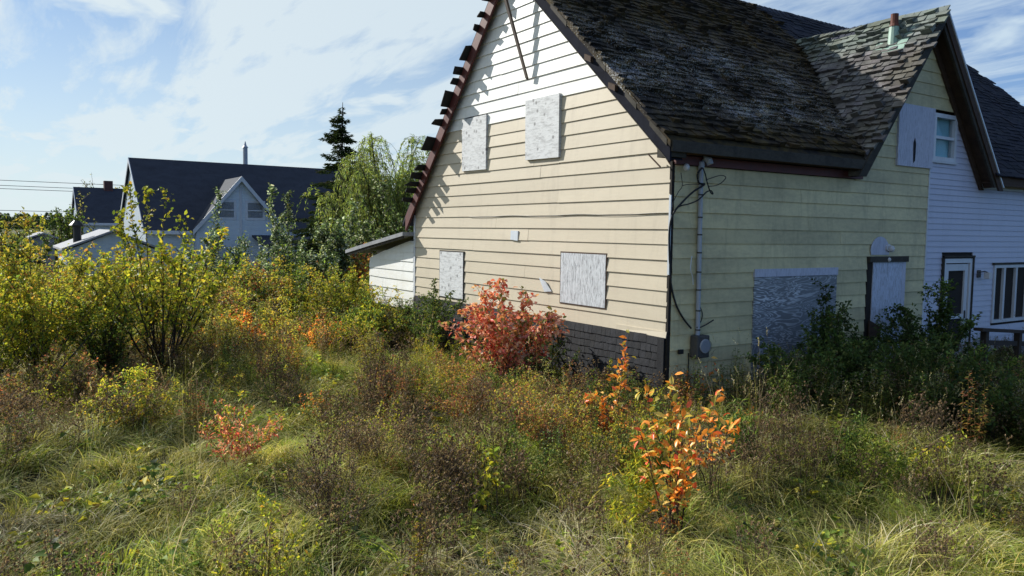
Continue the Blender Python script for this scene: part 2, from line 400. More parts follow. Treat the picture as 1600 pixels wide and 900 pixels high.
MB().box(-.14, -.02, -.052, -.03, GB, -8*EX-.01).obj('corner_board', M['basewall'], bw)
# corner: post missing, a near-black strip stands in for the gap's shade, one piece of white corner trim remains
mb = MB().box(-.03, .012, -.018, .03, GB, .68); mb.obj('corner_post', M['corner'], house)
mb = MB().prism([(-.045, -.034, -.78), (.004, -.040, -.78), (.008, -.0, -.80), (.008, 0, .22), (.004, -.034, .23), (-.045, -.034, .24)], (0, .004, 0)); 
MB().box(-.012, .022, -.036, -.020, -.80, .24).obj('corner_trim', M['white_metal'], house)

# --- boarded windows on the gable
def panel(name, Wm, u0, u1, z0, z1, mt, out=.045, lip=None, tilt=0, parent=house, label=None, ragged=.0):
    def c(u, z): return (u+rnd.uniform(-ragged, ragged), z+rnd.uniform(-ragged, ragged))
    q = [c(u0, z0), c(u1, z0+tilt), c(u1, z1+tilt), c(u0, z1)]
    mb = MB().hexa([Wm(a, -.08, b) for a, b in q], [Wm(a, out, b) for a, b in q])
    o = mb.obj(name, mt, parent)
    if label: o['label'] = label
    if lip:
        w_ = .022; mb = MB()
        for a0, a1, b0, b1 in ((u0-w_, u0, z0-w_, z1+w_), (u1, u1+w_, z0-w_+tilt, z1+w_+tilt), (u0, u1, z1, z1+w_), (u0, u1, z0-w_, z0)):
            mb.hexa([Wm(a0, -.08, b0), Wm(a1, -.08, b0), Wm(a1, -.08, b1), Wm(a0, -.08, b1)], [Wm(a0, out*.8, b0), Wm(a1, out*.8, b0), Wm(a1, out*.8, b1), Wm(a0, out*.8, b1)])
        mb.obj('frame', lip, o)
    return o
panel('window_board', G, 4.56, 5.42, .84, 1.80, M['ply'], .05, label='narrow upper plywood board with dark knots', ragged=.008)
panel('window_board', G, 2.41, 3.32, .90, 1.87, M['ply'], .06, label='upper plywood board hanging slightly crooked', ragged=.012)
panel('window_board', G, 5.37, 6.29, -1.55, -.67, M['ply_lav'] if 0 else M['ply'], .035, M['corner'], label='lower left plywood board with flaking paint')
panel('window_board', G, 1.26, 2.33, -1.35, -.58, M['ply_vert'], .03, M['wood_brown'], label='lower right board with grey vertical grain and dark frame')
MB().hexa([G(3.54, .012, -.415), G(3.76, .012, -.40), G(3.76, .012, -.245), G(3.54, .012, -.25)], [G(3.54, .035, -.415), G(3.76, .035, -.40), G(3.76, .03, -.245), G(3.54, .03, -.25)]).obj('vent_cover', M['white_metal'], house)
# thin cable clipped along a clapboard
pts = [G(5.15-.16*i, .026, .0-.010*math.sin(i*.55)) for i in range(33)]
MB().tube(pts, .0035, 5).obj('wall_cable', M['cable'], house)
# white sheet added in place of a bright glare near the red shrub
MB().prism([G(2.9, .03, -1.0), G(2.75, .03, -1.22), G(2.55, .03, -1.2), G(2.72, .035, -1.05)], (0, -.006, 0)).obj('glare_patch', M['white_metal'], house)

# --- rakes of the gable
def slope_board(Wm, u0, z0, u1, z1, out0, out1, depth):     # vertical-depth board hanging below a line
    return MB().hexa([Wm(u0, out0, z0-depth), Wm(u1, out0, z1-depth), Wm(u1, out0, z1), Wm(u0, out0, z0)], [Wm(u0, out1, z0-depth), Wm(u1, out1, z1-depth), Wm(u1, out1, z1), Wm(u0, out1, z0)])
slope_board(G, 7.62, zb(-7.62)-.05, 3.74, zb(-3.74)-.05, .10, .145, .30).obj('rake_fascia', M['fascia_red'], house)['label'] = 'oxblood red left rake board'
slope_board(G, -.26, zf(.26)-.07, 3.70, zf(-3.70)-.07, .285, .315, .23).obj('rake_fascia', M['fascia_shade'], house)['label'] = 'right rake board with shade put into its dark blue grey'
slope_board(G, -.24, zf(.24)-.302, 3.70, zf(-3.70)-.302, .27, .322, .014).obj('rake_moulding', M['fascia_grey'], house)
# broken grey outer rake trim, in pieces
for a, b in ((-.22, .10), (.36, .58), (1.0, 1.2), (1.9, 2.3), (2.5, 3.68)):
    zo = rnd.uniform(-.01, .01)
    slope_board(G, a, zf(-a)-.05+zo, b, zf(-b)-.05+zo, .316, .335, .06+.05*rnd.random()).obj('rake_trim', M['fascia_grey'], house)
slope_board(G, -.2, zf(.2)-.30, 3.70, zf(-3.70)-.30, .03, .284, .02).obj('rake_soffit', M['fascia_shade'], house)
# lookout brackets
for s_ in (.82, 1.35):
    z = zf(-s_)-.17
    MB().hexa([G(s_-.07, .05, z-.09), G(s_+.07, .05, z-.03), G(s_+.07, .05, z+.05), G(s_-.07, .05, z-.01)], [G(s_-.07, .37, z-.09), G(s_+.07, .37, z-.03), G(s_+.07, .37, z+.05), G(s_-.07, .37, z-.01)]).obj('lookout', M['wood_brown'], house)
# dangling splinter at the foot of the right rake
MB().tube([G(.32, .13, .78), G(.08, .14, .60)], .012, 4).obj('loose_lath', M['wood_brown'], house)
# return block at the eave corner
MB().box(.02, .24, -.30, .0, zf(.22)-.27, zf(.22)-.10).obj('eave_return', M['fascia_grey'], house)
# board ends sticking out beyond the left rake
flaps = [(3.95, .10, .30), (4.30, .09, .34), (4.52, .05, .30), (4.70, .09, .26), (5.02, .22, .30), (5.27, .10, .37), (5.42, .08, .27), (5.68, .22, .42), (5.85, .08, .27), (6.02, .09, .42), (6.36, .17, .45), (6.74, .09, .45), (6.88, .10, .50), (7.02, .07, .48), (7.13, .09, .50), (7.3, .08, .42)]
for s_, hw, L in flaps:
    h2 = hw*.62*rnd.uniform(.8, 1.05); a, b = s_-h2*.9, s_+h2*.9; j = rnd.uniform(-.15, .15); th = .022
    p = [G(a, .13, zb(-a)-.09), G(b, .13, zb(-b)-.09), G(b+rnd.uniform(-.04, .03), .13+L*(1+j)*.52, zb(-b)-.09+rnd.uniform(-.02, .03)), G(a+rnd.uniform(-.03, .04), .13+L*.52*rnd.uniform(.75, 1.05), zb(-a)-.09+rnd.uniform(-.02, .02))]
    q = [(x, y, z+th) for x, y, z in p]
    MB().hexa(p, q).obj('roof_board', M['flap'], house)
# timber brace hanging from the apex
MB().hexa([G(3.235, .06, 2.20), G(3.285, .06, 2.20), G(3.285, .10, 2.23), G(3.235, .10, 2.23)], [G(3.80, .31, 4.12), G(3.86, .31, 4.12), G(3.86, .36, 4.12), G(3.80, .36, 4.12)]).obj('gable_brace', M['brace'], house)

# --- roof slabs
TH = .10
def slab(pts, name, mt):
    MB().prism([(x, y, z-TH) for x, y, z in pts], (0, 0, TH-.03)).obj(name, mt, house)
yv = DY-(DZ-zf(.28))/DS; yv2 = DY+(DZ-zf(.28))/DS; xv = RX+(RZ-DZ)/SF
roof = MB().prism([(x, y, zf(x)-TH) for x, y in ((RX, -.33), (.28, -.33), (.28, yv), (xv, DY), (RX, DY))], (0, 0, TH-.02)).obj('roof', M['shingle_old'], house, tint=(1, 1, 1))
roof['label'] = 'front slope of mossy lichen-crusted shingles'
ro2 = MB().prism([(x, y, zf(x)-TH) for x, y in ((RX, DY), (xv, DY), (.28, yv2), (.28, YE), (RX, YE))], (0, 0, TH-.02)).obj('roof', M['shingle_new'], house, tint=(1, 1, 1))
ro2['label'] = 'newer dark shingled far half of the roof'
MB().prism([(x, y, zb(x)-TH) for x, y in ((RX, -.14), (RX, YE), (-7.75, YE), (-7.75, -.14))], (0, 0, TH-.02)).obj('back_roof', M['shingle_new'], house, tint=(1, 1, 1))
dz_ = lambda y: DZ - DS*abs(y-DY)
XO = .27
dl = MB().prism([(x, y, dz_(y)-TH) for x, y in ((XO, DY), (XO, yv-.12), (.0, yv-.12), (-3.1, DY))], (0, 0, TH-.02)).obj('cross_gable_roof', M['shingle_dormer'], house, tint=(1, 1, 1))
dl['label'] = 'sunlit left slope of the cross gable with curled grey shingles'
MB().prism([(x, y, dz_(y)-TH) for x, y in ((XO, DY), (-3.1, DY), (.0, yv2+.12), (XO, yv2+.12))], (0, 0, TH-.02)).obj('cross_gable_roof', M['shingle_new'], house, tint=(1, 1, 1))

# --- roof shingles
def shingle_field(parent, name, place, rows, expo, x0fn, x1fn, mt, wmin, wmax, thick, curl, limit, keyfn, jit=.01):
    """place(u, d) -> point on plane; returns individuals nearest the camera and one stuff part with the rest"""
    items = []
    for r_ in range(rows):
        d = r_*expo; u = x0fn(d) - rnd.random()*.1; ue = x1fn(d)
        while u < ue:
            wd = rnd.uniform(wmin, wmax)
            if keyfn(u+wd/2, d+expo/2): items.append((u, wd, d))
            u += wd
    ori = [np.array(place(u+wd/2, d+expo/2)) for u, wd, d in items]
    order = sorted(range(len(items)), key=lambda i: np.linalg.norm(ori[i]-CAM))
    P0 = np.array(place(0, 0)); ud = np.array(place(1, 0))-P0; dd = np.array(place(0, 1))-P0
    nn = np.cross(ud, dd); nn = nn/np.linalg.norm(nn); nn = nn if nn[2] > 0 else -nn
    org = np.array(world_org(parent))
    V = []; Fc = []; C = []
    for rank, i in enumerate(order):
        u, wd, d = items[i]; g_ = .004
        lift = thick*rnd.uniform(.7, 1.5) + (rnd.random()**3)*curl; l2 = lift*rnd.uniform(.6, 1.4)
        jd = rnd.uniform(-jit, jit); sk = rnd.uniform(-jit, jit)
        wv = .030*mnoise.noise(Vector((u*.9, d*.9, 5.0)))+.012*mnoise.noise(Vector((u*3, d*3, 1.0)))
        def pt(a, b, h): return P0 + ud*a + dd*b + nn*(h+wv+.016)
        vs = [pt(u+g_, d-.03, -.01), pt(u+wd-g_, d-.03, -.01), pt(u+wd-g_, d+expo+jd+sk, -.01+l2*.2), pt(u+g_, d+expo+jd, -.01+lift*.2),
              pt(u+g_, d-.03, .006), pt(u+wd-g_, d-.03, .006), pt(u+wd-g_, d+expo+jd+sk, .004+l2), pt(u+g_, d+expo+jd, .004+lift)]
        fs = [(0, 1, 2, 3), (4, 7, 6, 5), (3, 2, 6, 7), (0, 3, 7, 4), (1, 5, 6, 2)]
        br = rnd.uniform(.7, 1.22); col = (br, br*rnd.uniform(.96, 1.03), br*rnd.uniform(.95, 1.08), 1)
        if rank < limit:
            me = bpy.data.meshes.new(name); me.from_pydata([tuple(v-org) for v in vs], [], fs); me.materials.append(mt)
            ca = me.color_attributes.new('tint', 'FLOAT_COLOR', 'POINT'); ca.data.foreach_set('color', list(col)*8)
            link(bpy.data.objects.new(name, me), parent)
        else:
            k = len(V); V += [tuple(v-org) for v in vs]; Fc += [tuple(q+k for q in f) for f in fs]; C += list(col)*8
    if V:
        me = bpy.data.meshes.new(name+'_courses'); me.from_pydata(V, [], Fc); me.materials.append(mt)
        ca = me.color_attributes.new('tint', 'FLOAT_COLOR', 'POINT'); ca.data.foreach_set('color', C)
        o = link(bpy.data.objects.new(name+'_courses', me), parent); o['kind'] = 'stuff'
LF = math.hypot(1, SF)
fp = lambda u, d: (RX+d/LF, u, RZ-SF*d/LF)
sag = lambda x, y: 0
nrow = int(4.02*LF/.135)
shingle_field(roof, 'shingle', fp, nrow, .135, lambda d: -.35, lambda d: DY, M['shingle_old'], .11, .21, .018, .06, 298,
              lambda u, d: zf(RX+d/LF) > dz_(u)-.03)
shingle_field(ro2, 'shingle', fp, nrow, .14, lambda d: DY, lambda d: YE, M['shingle_new'], .25, .34, .010, .01, 0,
              lambda u, d: zf(RX+d/LF) > dz_(u)-.02)
LD = math.hypot(1, DS)
dp = lambda u, d: (u, DY-d/LD, DZ-DS*d/LD)
shingle_field(dl, 'shingle', dp, int(2.28*LD/.125), .125, lambda d: -2.8, lambda d: XO, M['shingle_dormer'], .10, .2, .022, .085, 298,
              lambda u, d: dz_(DY-d/LD) > zf(u)-.02, .02)
# ridge caps
mb = MB()
for i in range(26):
    x1 = XO-i*.125; 
    if x1 < -2.85: break
    for sg in (-1, 1):
        mb.hexa([(x1, DY, DZ+.012), (x1-.16, DY, DZ+.006), (x1-.16, DY+sg*.14, dz_(DY+.14)+.012), (x1, DY+sg*.14, dz_(DY+.14)+.02)],
                [(x1, DY, DZ+.04), (x1-.16, DY, DZ+.02), (x1-.16, DY+sg*.14, dz_(DY+.14)+.025), (x1, DY+sg*.14, dz_(DY+.14)+.04)])
mb.obj('ridge_cap', M['asphalt'], dl)
mb = MB()
for i in range(90):
    y1 = -.34+i*.16
    if y1 > YE: break
    for sg, zz_ in ((1, zf), (-1, zb)):
        mb.hexa([(RX, y1, RZ+.01), (RX, y1+.18, RZ+.01), (RX+sg*.14, y1+.18, zz_(RX+sg*.14)+.01), (RX+sg*.14, y1, zz_(RX+sg*.14)+.01)],
                [(RX, y1, RZ+.045), (RX, y1+.18, RZ+.03), (RX+sg*.14, y1+.18, zz_(RX+sg*.14)+.025), (RX+sg*.14, y1, zz_(RX+sg*.14)+.04)])
mb.obj('ridge_cap', M['asphalt'], roof)
# pale patch on the roof
MB().prism([fp(.75, 2.0), fp(.93, 1.98), fp(.95, 2.16), fp(.77, 2.2)], (0.02, 0, .035)).obj('patch', M['fascia_grey'], roof)

# --- eaves at the front
mb = MB().box(.262, .292, -.30, yv+.0, zf(.28)-.155, zf(.28)-.015); mb.obj('eave_fascia', M['fascia_grey'], house)['label'] = 'weathered mossy front eave board'
MB().box(.03, .262, -.02, yv+.12, zf(.28)-.15, zf(.28)-.13).obj('eave_soffit', M['wood_brown'], house)
MB().box(.021, .06, .0, yv+.28, .64, zf(.28)-.165).obj('frieze_board', M['fascia_red'], house)
MB().box(.262, .292, yv2-.0, YE, zf(.28)-.22, zf(.28)-.045).obj('eave_fascia', M['wood_brown'], house)
MB().box(.262, .31, yv2, YE, zf(.28)-.045, zf(.28)-.005).obj('drip_edge', M['white_metal'], house)
MB().box(.0, .262, yv2-.1, YE, zf(.28)-.18, zf(.28)-.15).obj('eave_soffit', M['wood_brown'], house)
MB().box(.022, .05, yv2-.05, 13.6, zf(.28)-.27, zf(.28)-.185).obj('frieze_board', M['white_trim'], house)

# --- rakes of the cross gable
def drake(sg, off, depth, x0, x1, name, mt, lab=None, zc=.66):
    yl = (DZ-off-depth-zc)/DS; yu = (DZ-off-zc)/DS
    p = [(x0, DY, DZ-off-depth), (x0, DY+sg*yl, zc), (x0, DY+sg*yu, zc), (x0, DY, DZ-off)]
    o = MB().prism(p, (x1-x0, 0, 0)).obj(name, mt, house)
    if lab: o['label'] = lab
drake(-1, .0, .24, XO+.002, XO+.035, 'rake_fascia', M['fascia_grey'], 'grey left rake board of the cross gable', .655)
drake(1, .03, .20, XO+.002, XO+.035, 'rake_fascia', M['wood_brown'], 'brown right rake board of the cross gable', .60)
drake(1, .24, .10, XO-.03, XO+.012, 'rake_moulding', M['fascia_grey'])
drake(1, -.035, .05, XO-.05, XO+.05, 'drip_edge', M['white_metal'])
drake(1, .20, .03, .01, XO-.03, 'rake_soffit', M['wood_brown'])
drake(1, .24, .16, .015, .05, 'rake_frieze', M['wood_brown'], None, .62)
drake(-1, .20, .03, .01, XO-.03, 'rake_soffit', M['wood_brown'])
# vent pipe through the cross gable
vent = MB().prism([(-.66, 5.30, dz_(5.30)+.045), (-.08, 5.30, dz_(5.30)+.06), (-.08, 5.62, dz_(5.62)+.05), (-.66, 5.62, dz_(5.62)+.045)], (0, 0, .012)).obj('vent_flashing', M['green_metal'], house)
zv = dz_(5.47)
MB().tube([(-.36, 5.47, zv-.1), (-.36, 5.47, zv+.30)], [.10, .075], 12).obj('vent_pipe', M['green_metal'], vent)
MB().tube([(-.36, 5.47, zv+.28), (-.36, 5.47, zv+.33), (-.36, 5.47, zv+.49)], [.085, .062, .062], 12).obj('vent_cap', M['rust'], vent)

# --- front wall cladding
fw = MB().box(.0, .026, 6.105, 6.135, GB, 1.0).obj('front_wall', M['white_trim'], house)
holesF = [(1.66, 3.58, -2.35, -.85), (4.40, 5.52, -2.35, -.585)]
def fspan(z):
    if z < .62: return (.03, 6.105)
    l = DY+.08-(3.12-z)/1.27; r_ = DY+.08+(3.12-z)/1.20
    return (max(l, .02), r_ if z > 1.9 else 6.105)
def fspan2(z):
    if z < .72: return (.03, 6.105)
    return fspan(z)
holesF2 = holesF + [(5.10, 6.2, 1.05, 1.93)]
siding(fw, 'clapboard', F, -13*EX+.02, .62, EX, lambda z: (.03, 6.105), holesF2, lambda u, z: M['yellow'], .023, .002, [0, 1, 1, 2], .5, .006)
siding(fw, 'clapboard', F, .62, 1.94, EX, fspan, holesF2, lambda u, z: M['yellow'], .02, .002, [0], .5, .004)
siding(fw, 'clapboard', F, 1.945, 3.06, EX, fspan, [], lambda u, z: M['yellow'], .02, .002, [0], .5, .004)
vw = MB().box(-.05, -.02, 6.14, 13.58, GB, .7).obj('vinyl_wall', M['sheath'], house)
VH = [(6.68, 7.76, -2.9, -.585), (8.55, 9.98, -1.90, -.755)]
siding(vw, 'siding_panel', F, GB-.1, .66, .1016, lambda z: (6.14, 13.6), VH, lambda u, z: M['vinyl'], .016, .001, 0, .5, .0008, .2, .006)
siding(vw, 'siding_panel', F, .66, 1.93, .1016, lambda z: (6.14, fspan(z)[1] if z > 1.9 else DY+.08+(3.12-z)/1.20), [(6.10, 6.97, 1.05, 1.92)], lambda u, z: M['vinyl'], .016, .001, 0, .5, .0008, .2, .006)

panel('window_board', F, 1.65, 3.59, -2.35, -.87, M['ply_wave'], .03, label='big rippled silvery board over the front window')
panel('header_board', F, 1.64, 3.60, -.865, -.75, M['ply_lav'], .04)
panel('window_board', F, 5.08, 6.16, .92, 1.94, M['ply_lav'], .045, label='lavender board with a dark stain in the cross gable', ragged=.004)
MB().prism([F(5.52, .048, 1.32), F(5.56, .048, 1.40), F(5.60, .048, 1.30), F(5.59, .048, 1.02), F(5.54, .048, .98)], (.003, 0, 0)).obj('stain', M['darkin'], house)
# boarded door
dr = panel('boarded_door', F, 4.56, 5.40, -2.6, -.68, M['door_blue'], .03, label='peeling pale blue boarded front door')
MB().box(-.06, .015, 4.42, 4.56, -2.6, -.66).obj('door_jamb', M['sheath'], dr)  # near-black block stands in for the shaded gap left of the door
MB().box(-.06, .035, 5.40, 5.50, -2.6, -.66).obj('door_jamb', M['ply_lav'], dr)
MB().box(-.05, .06, 4.42, 5.54, -.68, -.585).obj('door_header', M['fascia_grey'], dr)
MB().prism([F(4.46, .05, -1.62), F(4.78, .06, -1.75), F(4.66, .07, -2.12), F(4.47, .05, -2.12)], (.02, 0, 0)).obj('loose_panel', M['wood_brown'], dr)
mb = MB(); fan = [F(4.48, .024, -.56)]+[F(4.72+.26*math.cos(R(180-i*18)), .024, -.50+.24*math.sin(R(i*18))) for i in range(11)]+[F(4.98, .024, -.56)]
mb.prism(fan, (.01, 0, 0)).obj('paint_patch', M['ply_lav'], house)
lf = MB().tube([F(4.93, .02, -.44), F(4.93, .06, -.44)], .06, 12).obj('porch_light', M['ceramic'], house)
MB().ball((.085, 4.96, -.46), .05, 1.15).obj('bulb', M['ceramic'], lf, smooth=True)
MB().ball((.05, 4.95, -.64), .04).obj('door_knob_light', M['ceramic'], house, smooth=True)

# double hung window in the cross gable
def window(u0, u1, z0, z1, label, curtain, sash=True, ft=.07, mull=()):
    o = MB()
    for a0, a1, b0, b1 in ((u0, u0+ft, z0, z1), (u1-ft, u1, z0, z1), (u0+ft, u1-ft, z1-ft, z1), (u0+ft, u1-ft, z0, z0+ft)): o.box(-.07, .035, a0, a1, b0, b1)
    o = o.obj('window', M['white_trim'], house); o['label'] = label
    zm = (z0+z1)/2
    if sash: MB().box(-.04, .02, u0+ft, u1-ft, zm-.025, zm+.025).obj('sash_rail', M['white_trim'], o)
    xs = [u0+ft]+list(mull)+[u1-ft]
    for mm in mull: MB().box(-.05, .028, mm-.035, mm+.035, z0+ft, z1-ft).obj('mullion', M['white_trim'], o)
    for i in range(len(xs)-1):
        for a, b in (((z0+ft, zm-.025), (zm+.025, z1-ft)) if sash else ((z0+ft, z1-ft),)):
            MB().box(-.03, -.024, xs[i]+(.035 if i else 0), xs[i+1]-(.035 if i+1 < len(xs)-1 else 0), a, b).obj('pane', M['glass'], o)
    MB().box(-.095, -.085, u0+ft/2, u1-ft/2, z0+ft/2, z1-ft/2).obj('curtain' if curtain is M['curtain'] else 'dark_room_sheet', curtain, o)  # without a curtain, a near-black sheet replaces the unlit room
    return o
window(6.17, 6.93, 1.07, 1.88, 'small white double hung window with blue curtain in the cross gable', M['curtain'])
MB().box(-.02, .05, 6.13, 6.97, 1.03, 1.07).obj('window_sill', M['white_trim'], house)
wn = window(8.56, 9.97, -1.89, -.77, 'white casement window with grey blinds beside the storm door', M['darkin'], False, .06, (8.98, 9.46))
mb = MB()
for i in range(34):
    z = -.86-.028*i; mb.box(-.075, -.055, 8.63, 9.90, z, z+.016)
mb.obj('blind', M['blind'], wn)
MB().box(.016, .05, 8.5, 10.03, -.77, -.73).obj('window_head', M['fascia_grey'], wn)
# storm door
sd = MB().box(-.08, .03, 6.72, 6.80, GB, -.64).box(-.08, .03, 7.64, 7.72, GB, -.64).box(-.08, .03, 6.80, 7.64, -.72, -.64).obj('storm_door', M['white_trim'], house); sd['label'] = 'white storm door with dark glass'
MB().box(-.05, .012, 6.83, 6.93, GB+.05, -.74).box(-.05, .012, 7.50, 7.61, GB+.05, -.74).box(-.05, .012, 6.93, 7.50, -.86, -.74).box(-.05, .012, 6.93, 7.50, -1.74, -1.66).box(-.05, .012, 6.93, 7.50, GB+.05, GB+.3).obj('door_leaf', M['white_trim'], sd)
MB().box(-.03, -.025, 6.93, 7.50, GB+.3, -.86).obj('pane', M['glass'], sd)
MB().box(-.095, -.085, 6.83, 7.6, GB, -.7).obj('dark_room_sheet', M['darkin'], sd)  # blackened sheet behind the glass in place of an unlit hall
MB().box(.0, .05, 6.68, 6.72, GB, -.59).box(.0, .05, 7.72, 7.76, GB, -.59).box(.0, .06, 6.68, 7.76, -.62, -.585).obj('door_casing', M['fascia_grey'], sd)
MB().box(.012, .03, 7.535, 7.56, -1.75, -1.6).obj('handle', M['meter'], sd)
ln = MB().box(.015, .04, 7.93, 8.03, -1.0, -.86).obj('wall_lantern', M['meter'], house)
MB().tube([(.04, 7.98, -.9), (.12, 8.0, -.88), (.14, 8.06, -.9)], .012, 6).obj('arm', M['meter'], ln)
MB().prism([(.09, 8.03, -1.02), (.19, 8.03, -1.02), (.19, 8.13, -1.02), (.09, 8.13, -1.02)], (0, 0, .12)).obj('lamp_shade', M['ceramic'], ln)

# --- electric service
mast = MB().tube([F(.50, .055, -1.62), F(.47, .055, .62)], .030, 12).obj('service_conduit', M['galv'], house)
MB().tube([(.055, .47, .60), (.055, .47, .68), (.08, .50, .735), (.13, .535, .71), (.145, .545, .66)], [.04, .05, .052, .05, .045], 10).obj('weatherhead', M['galv'], mast)
for z in (.25, -.05, -.28, -.52, -.78, -1.02, -1.3, -1.56):
    MB().tube([(.055, .4725-.0135*(z-.6), z), (.055, .4725-.0135*(z-.6), z+.02)], .034, 10).obj('strap', M['meter'], mast)
mt_ = MB().box(.02, .16, .39, .63, -1.92, -1.62).obj('meter_box', M['meter'], house, bevel=.012)
MB().tube([(.16, .53, -1.76), (.215, .53, -1.76)], .085, 16).obj('meter_glass', M['glass'], mt_)
MB().tube([(.158, .53, -1.76), (.18, .53, -1.76)], .095, 16).obj('meter_ring', M['galv'], mt_)
def cable(pts, r=.011, m_='cable'):
    # Catmull-Rom through points
    P = [Vector(p) for p in pts]; P = [P[0]]+P+[P[-1]]; out = []
    for i in range(1, len(P)-2):
        for k in range(6):
            t_ = k/6; a, b_, c_, d = P[i-1:i+3]
            out.append(.5*((2*b_)+(c_-a)*t_+(2*a-5*b_+4*c_-d)*t_*t_+(3*b_-a-3*c_+d)*t_**3))
    out.append(P[-2]); MB().tube(out, r, 6).obj('cable', M[m_], house)
def fpix(px, py, out=.0):            # point on the front wall (offset out) under a photo pixel
    d = ray(px, py); t_ = (out-CAM[0])/d[0]; return tuple(CAM+d*t_)
cable([fpix(*p) for p in ((1097, 262, .13), (1090, 272, .12), (1092, 286, .10), (1101, 288, .1), (1084, 299, .1), (1068, 314, .09), (1052, 334, .06), (1046, 360, .03), (1046, 400, .02), (1048, 440, .02), (1056, 475, .03), (1068, 498, .04), (1080, 513, .06))], .013)
cable([fpix(*p) for p in ((1098, 262, .14), (1102, 272, .13), (1105, 285, .12), (1110, 300, .12), (1114, 303, .12), (1111, 298, .12), (1104, 300, .11), (1096, 308, .11), (1088, 314, .1), (1075, 319, .09), (1063, 322, .07), (1052, 332, .05), (1047, 350, .04))], .009)
cable([fpix(*p) for p in ((1103, 281, .13), (1112, 278, .13), (1126, 274, .14), (1134, 277, .14), (1128, 285, .14), (1118, 290, .13), (1108, 291, .12))], .006)
cable([fpix(*p) for p in ((1064, 270, .06), (1066, 290, .06), (1060, 300, .05), (1052, 316, .05), (1049, 335, .04))], .005)
cable([fpix(*p) for p in ((1066, 290, .06), (1076, 288, .1), (1092, 288, .1))], .005)
cable([fpix(*p) for p in ((1092, 476, .03), (1097, 488, .04), (1096, 500, .05), (1089, 512, .07))], .007)
cable([fpix(*p) for p in ((1115, 500, .05), (1102, 508, .05), (1090, 513, .07))], .008)
cable([fpix(*p) for p in ((1081, 400, .09), (1079, 420, .1), (1082, 432, .09), (1083, 445, .08))], .006, 'white_metal')
cable([fpix(*p) for p in ((1076, 552, .03), (1075, 590, .03), (1070, 640, .03))], .008)
cable([fpix(*p) for p in ((1142, 576, .025), (1144, 587, .025), (1160, 586, .025), (1178, 584, .025))], .007)
ins = MB().tube([(.02, .15, .64), (.09, .15, .64)], .012, 6).obj('insulator_bracket', M['meter'], house)
MB().ball((.10, .15, .60), .042, 1.2).obj('insulator', M['ceramic'], ins, smooth=True)
MB().box(.02, .05, .17, .25, -1.86, -1.80).obj('outlet_box', M['cable'], house)

# --- lean-to at the back left
lt = MB().prism([G(7.5, -.10, GB-.6), G(9.85, -.10, GB-.6), G(9.85, -.10, -.86), G(7.5, -.10, -.42)], (0, .1, 0)).obj('lean_to', M['sheath'], house)
def lspan(z): return (7.5, 9.8 if z < -.86 else 7.5+(-.46-z)/.187)
siding(lt, 'clapboard', G, -1.95, -.50, EX, lspan, [], lambda u, z: M['white_siding'], .02, .003, [0, 1], .5, .008)
MB().box(-9.85, -9.75, .1, 3.5, GB-.8, -.9).obj('lean_to_wall', M['white_siding'], house)
lr = MB().prism([G(7.47, .28, -.30), G(9.1, .28, -.53), G(10.65, .28, -.76), G(10.65, .28, -.84), G(9.1, .28, -.61), G(7.47, .28, -.38)], (0, 3.6, 0)).obj('lean_to_roof', M['greyroof'], house); lr['label'] = 'weathered grey lean-to roof'
slope_board(G, 10.6, -.84, 7.5, -.38, .22, .25, .05).obj('fascia', M['fascia_grey'], lr)

# ------------------------------------------------------------------ deck railing at the right
rail = empty('deck_railing', (1.35, 6.2, GB), 'dark wooden handrail with square posts in front of the lavender wall', 'railing')
rx = 1.35
MB().hexa([(rx-.07, 5.30, -1.70), (rx+.07, 5.30, -1.70), (rx+.07, 9.6, -2.06), (rx-.07, 9.6, -2.06)], [(rx-.07, 5.30, -1.65), (rx+.07, 5.30, -1.65), (rx+.07, 9.6, -2.01), (rx-.07, 9.6, -2.01)]).obj('top_rail', M['rail'], rail)
MB().hexa([(rx-.02, 5.42, -1.93), (rx+.02, 5.42, -1.93), (rx+.02, 9.6, -2.26), (rx-.02, 9.6, -2.26)], [(rx-.02, 5.42, -1.85), (rx+.02, 5.42, -1.85), (rx+.02, 9.6, -2.18), (rx-.02, 9.6, -2.18)]).obj('lower_rail', M['rail'], rail)
for y in (5.52, 6.62, 7.9, 9.2): MB().box(rx-.045, rx+.045, y-.045, y+.045, GB-.1, -1.66-.085*(y-5.3)).obj('post', M['rail'], rail)

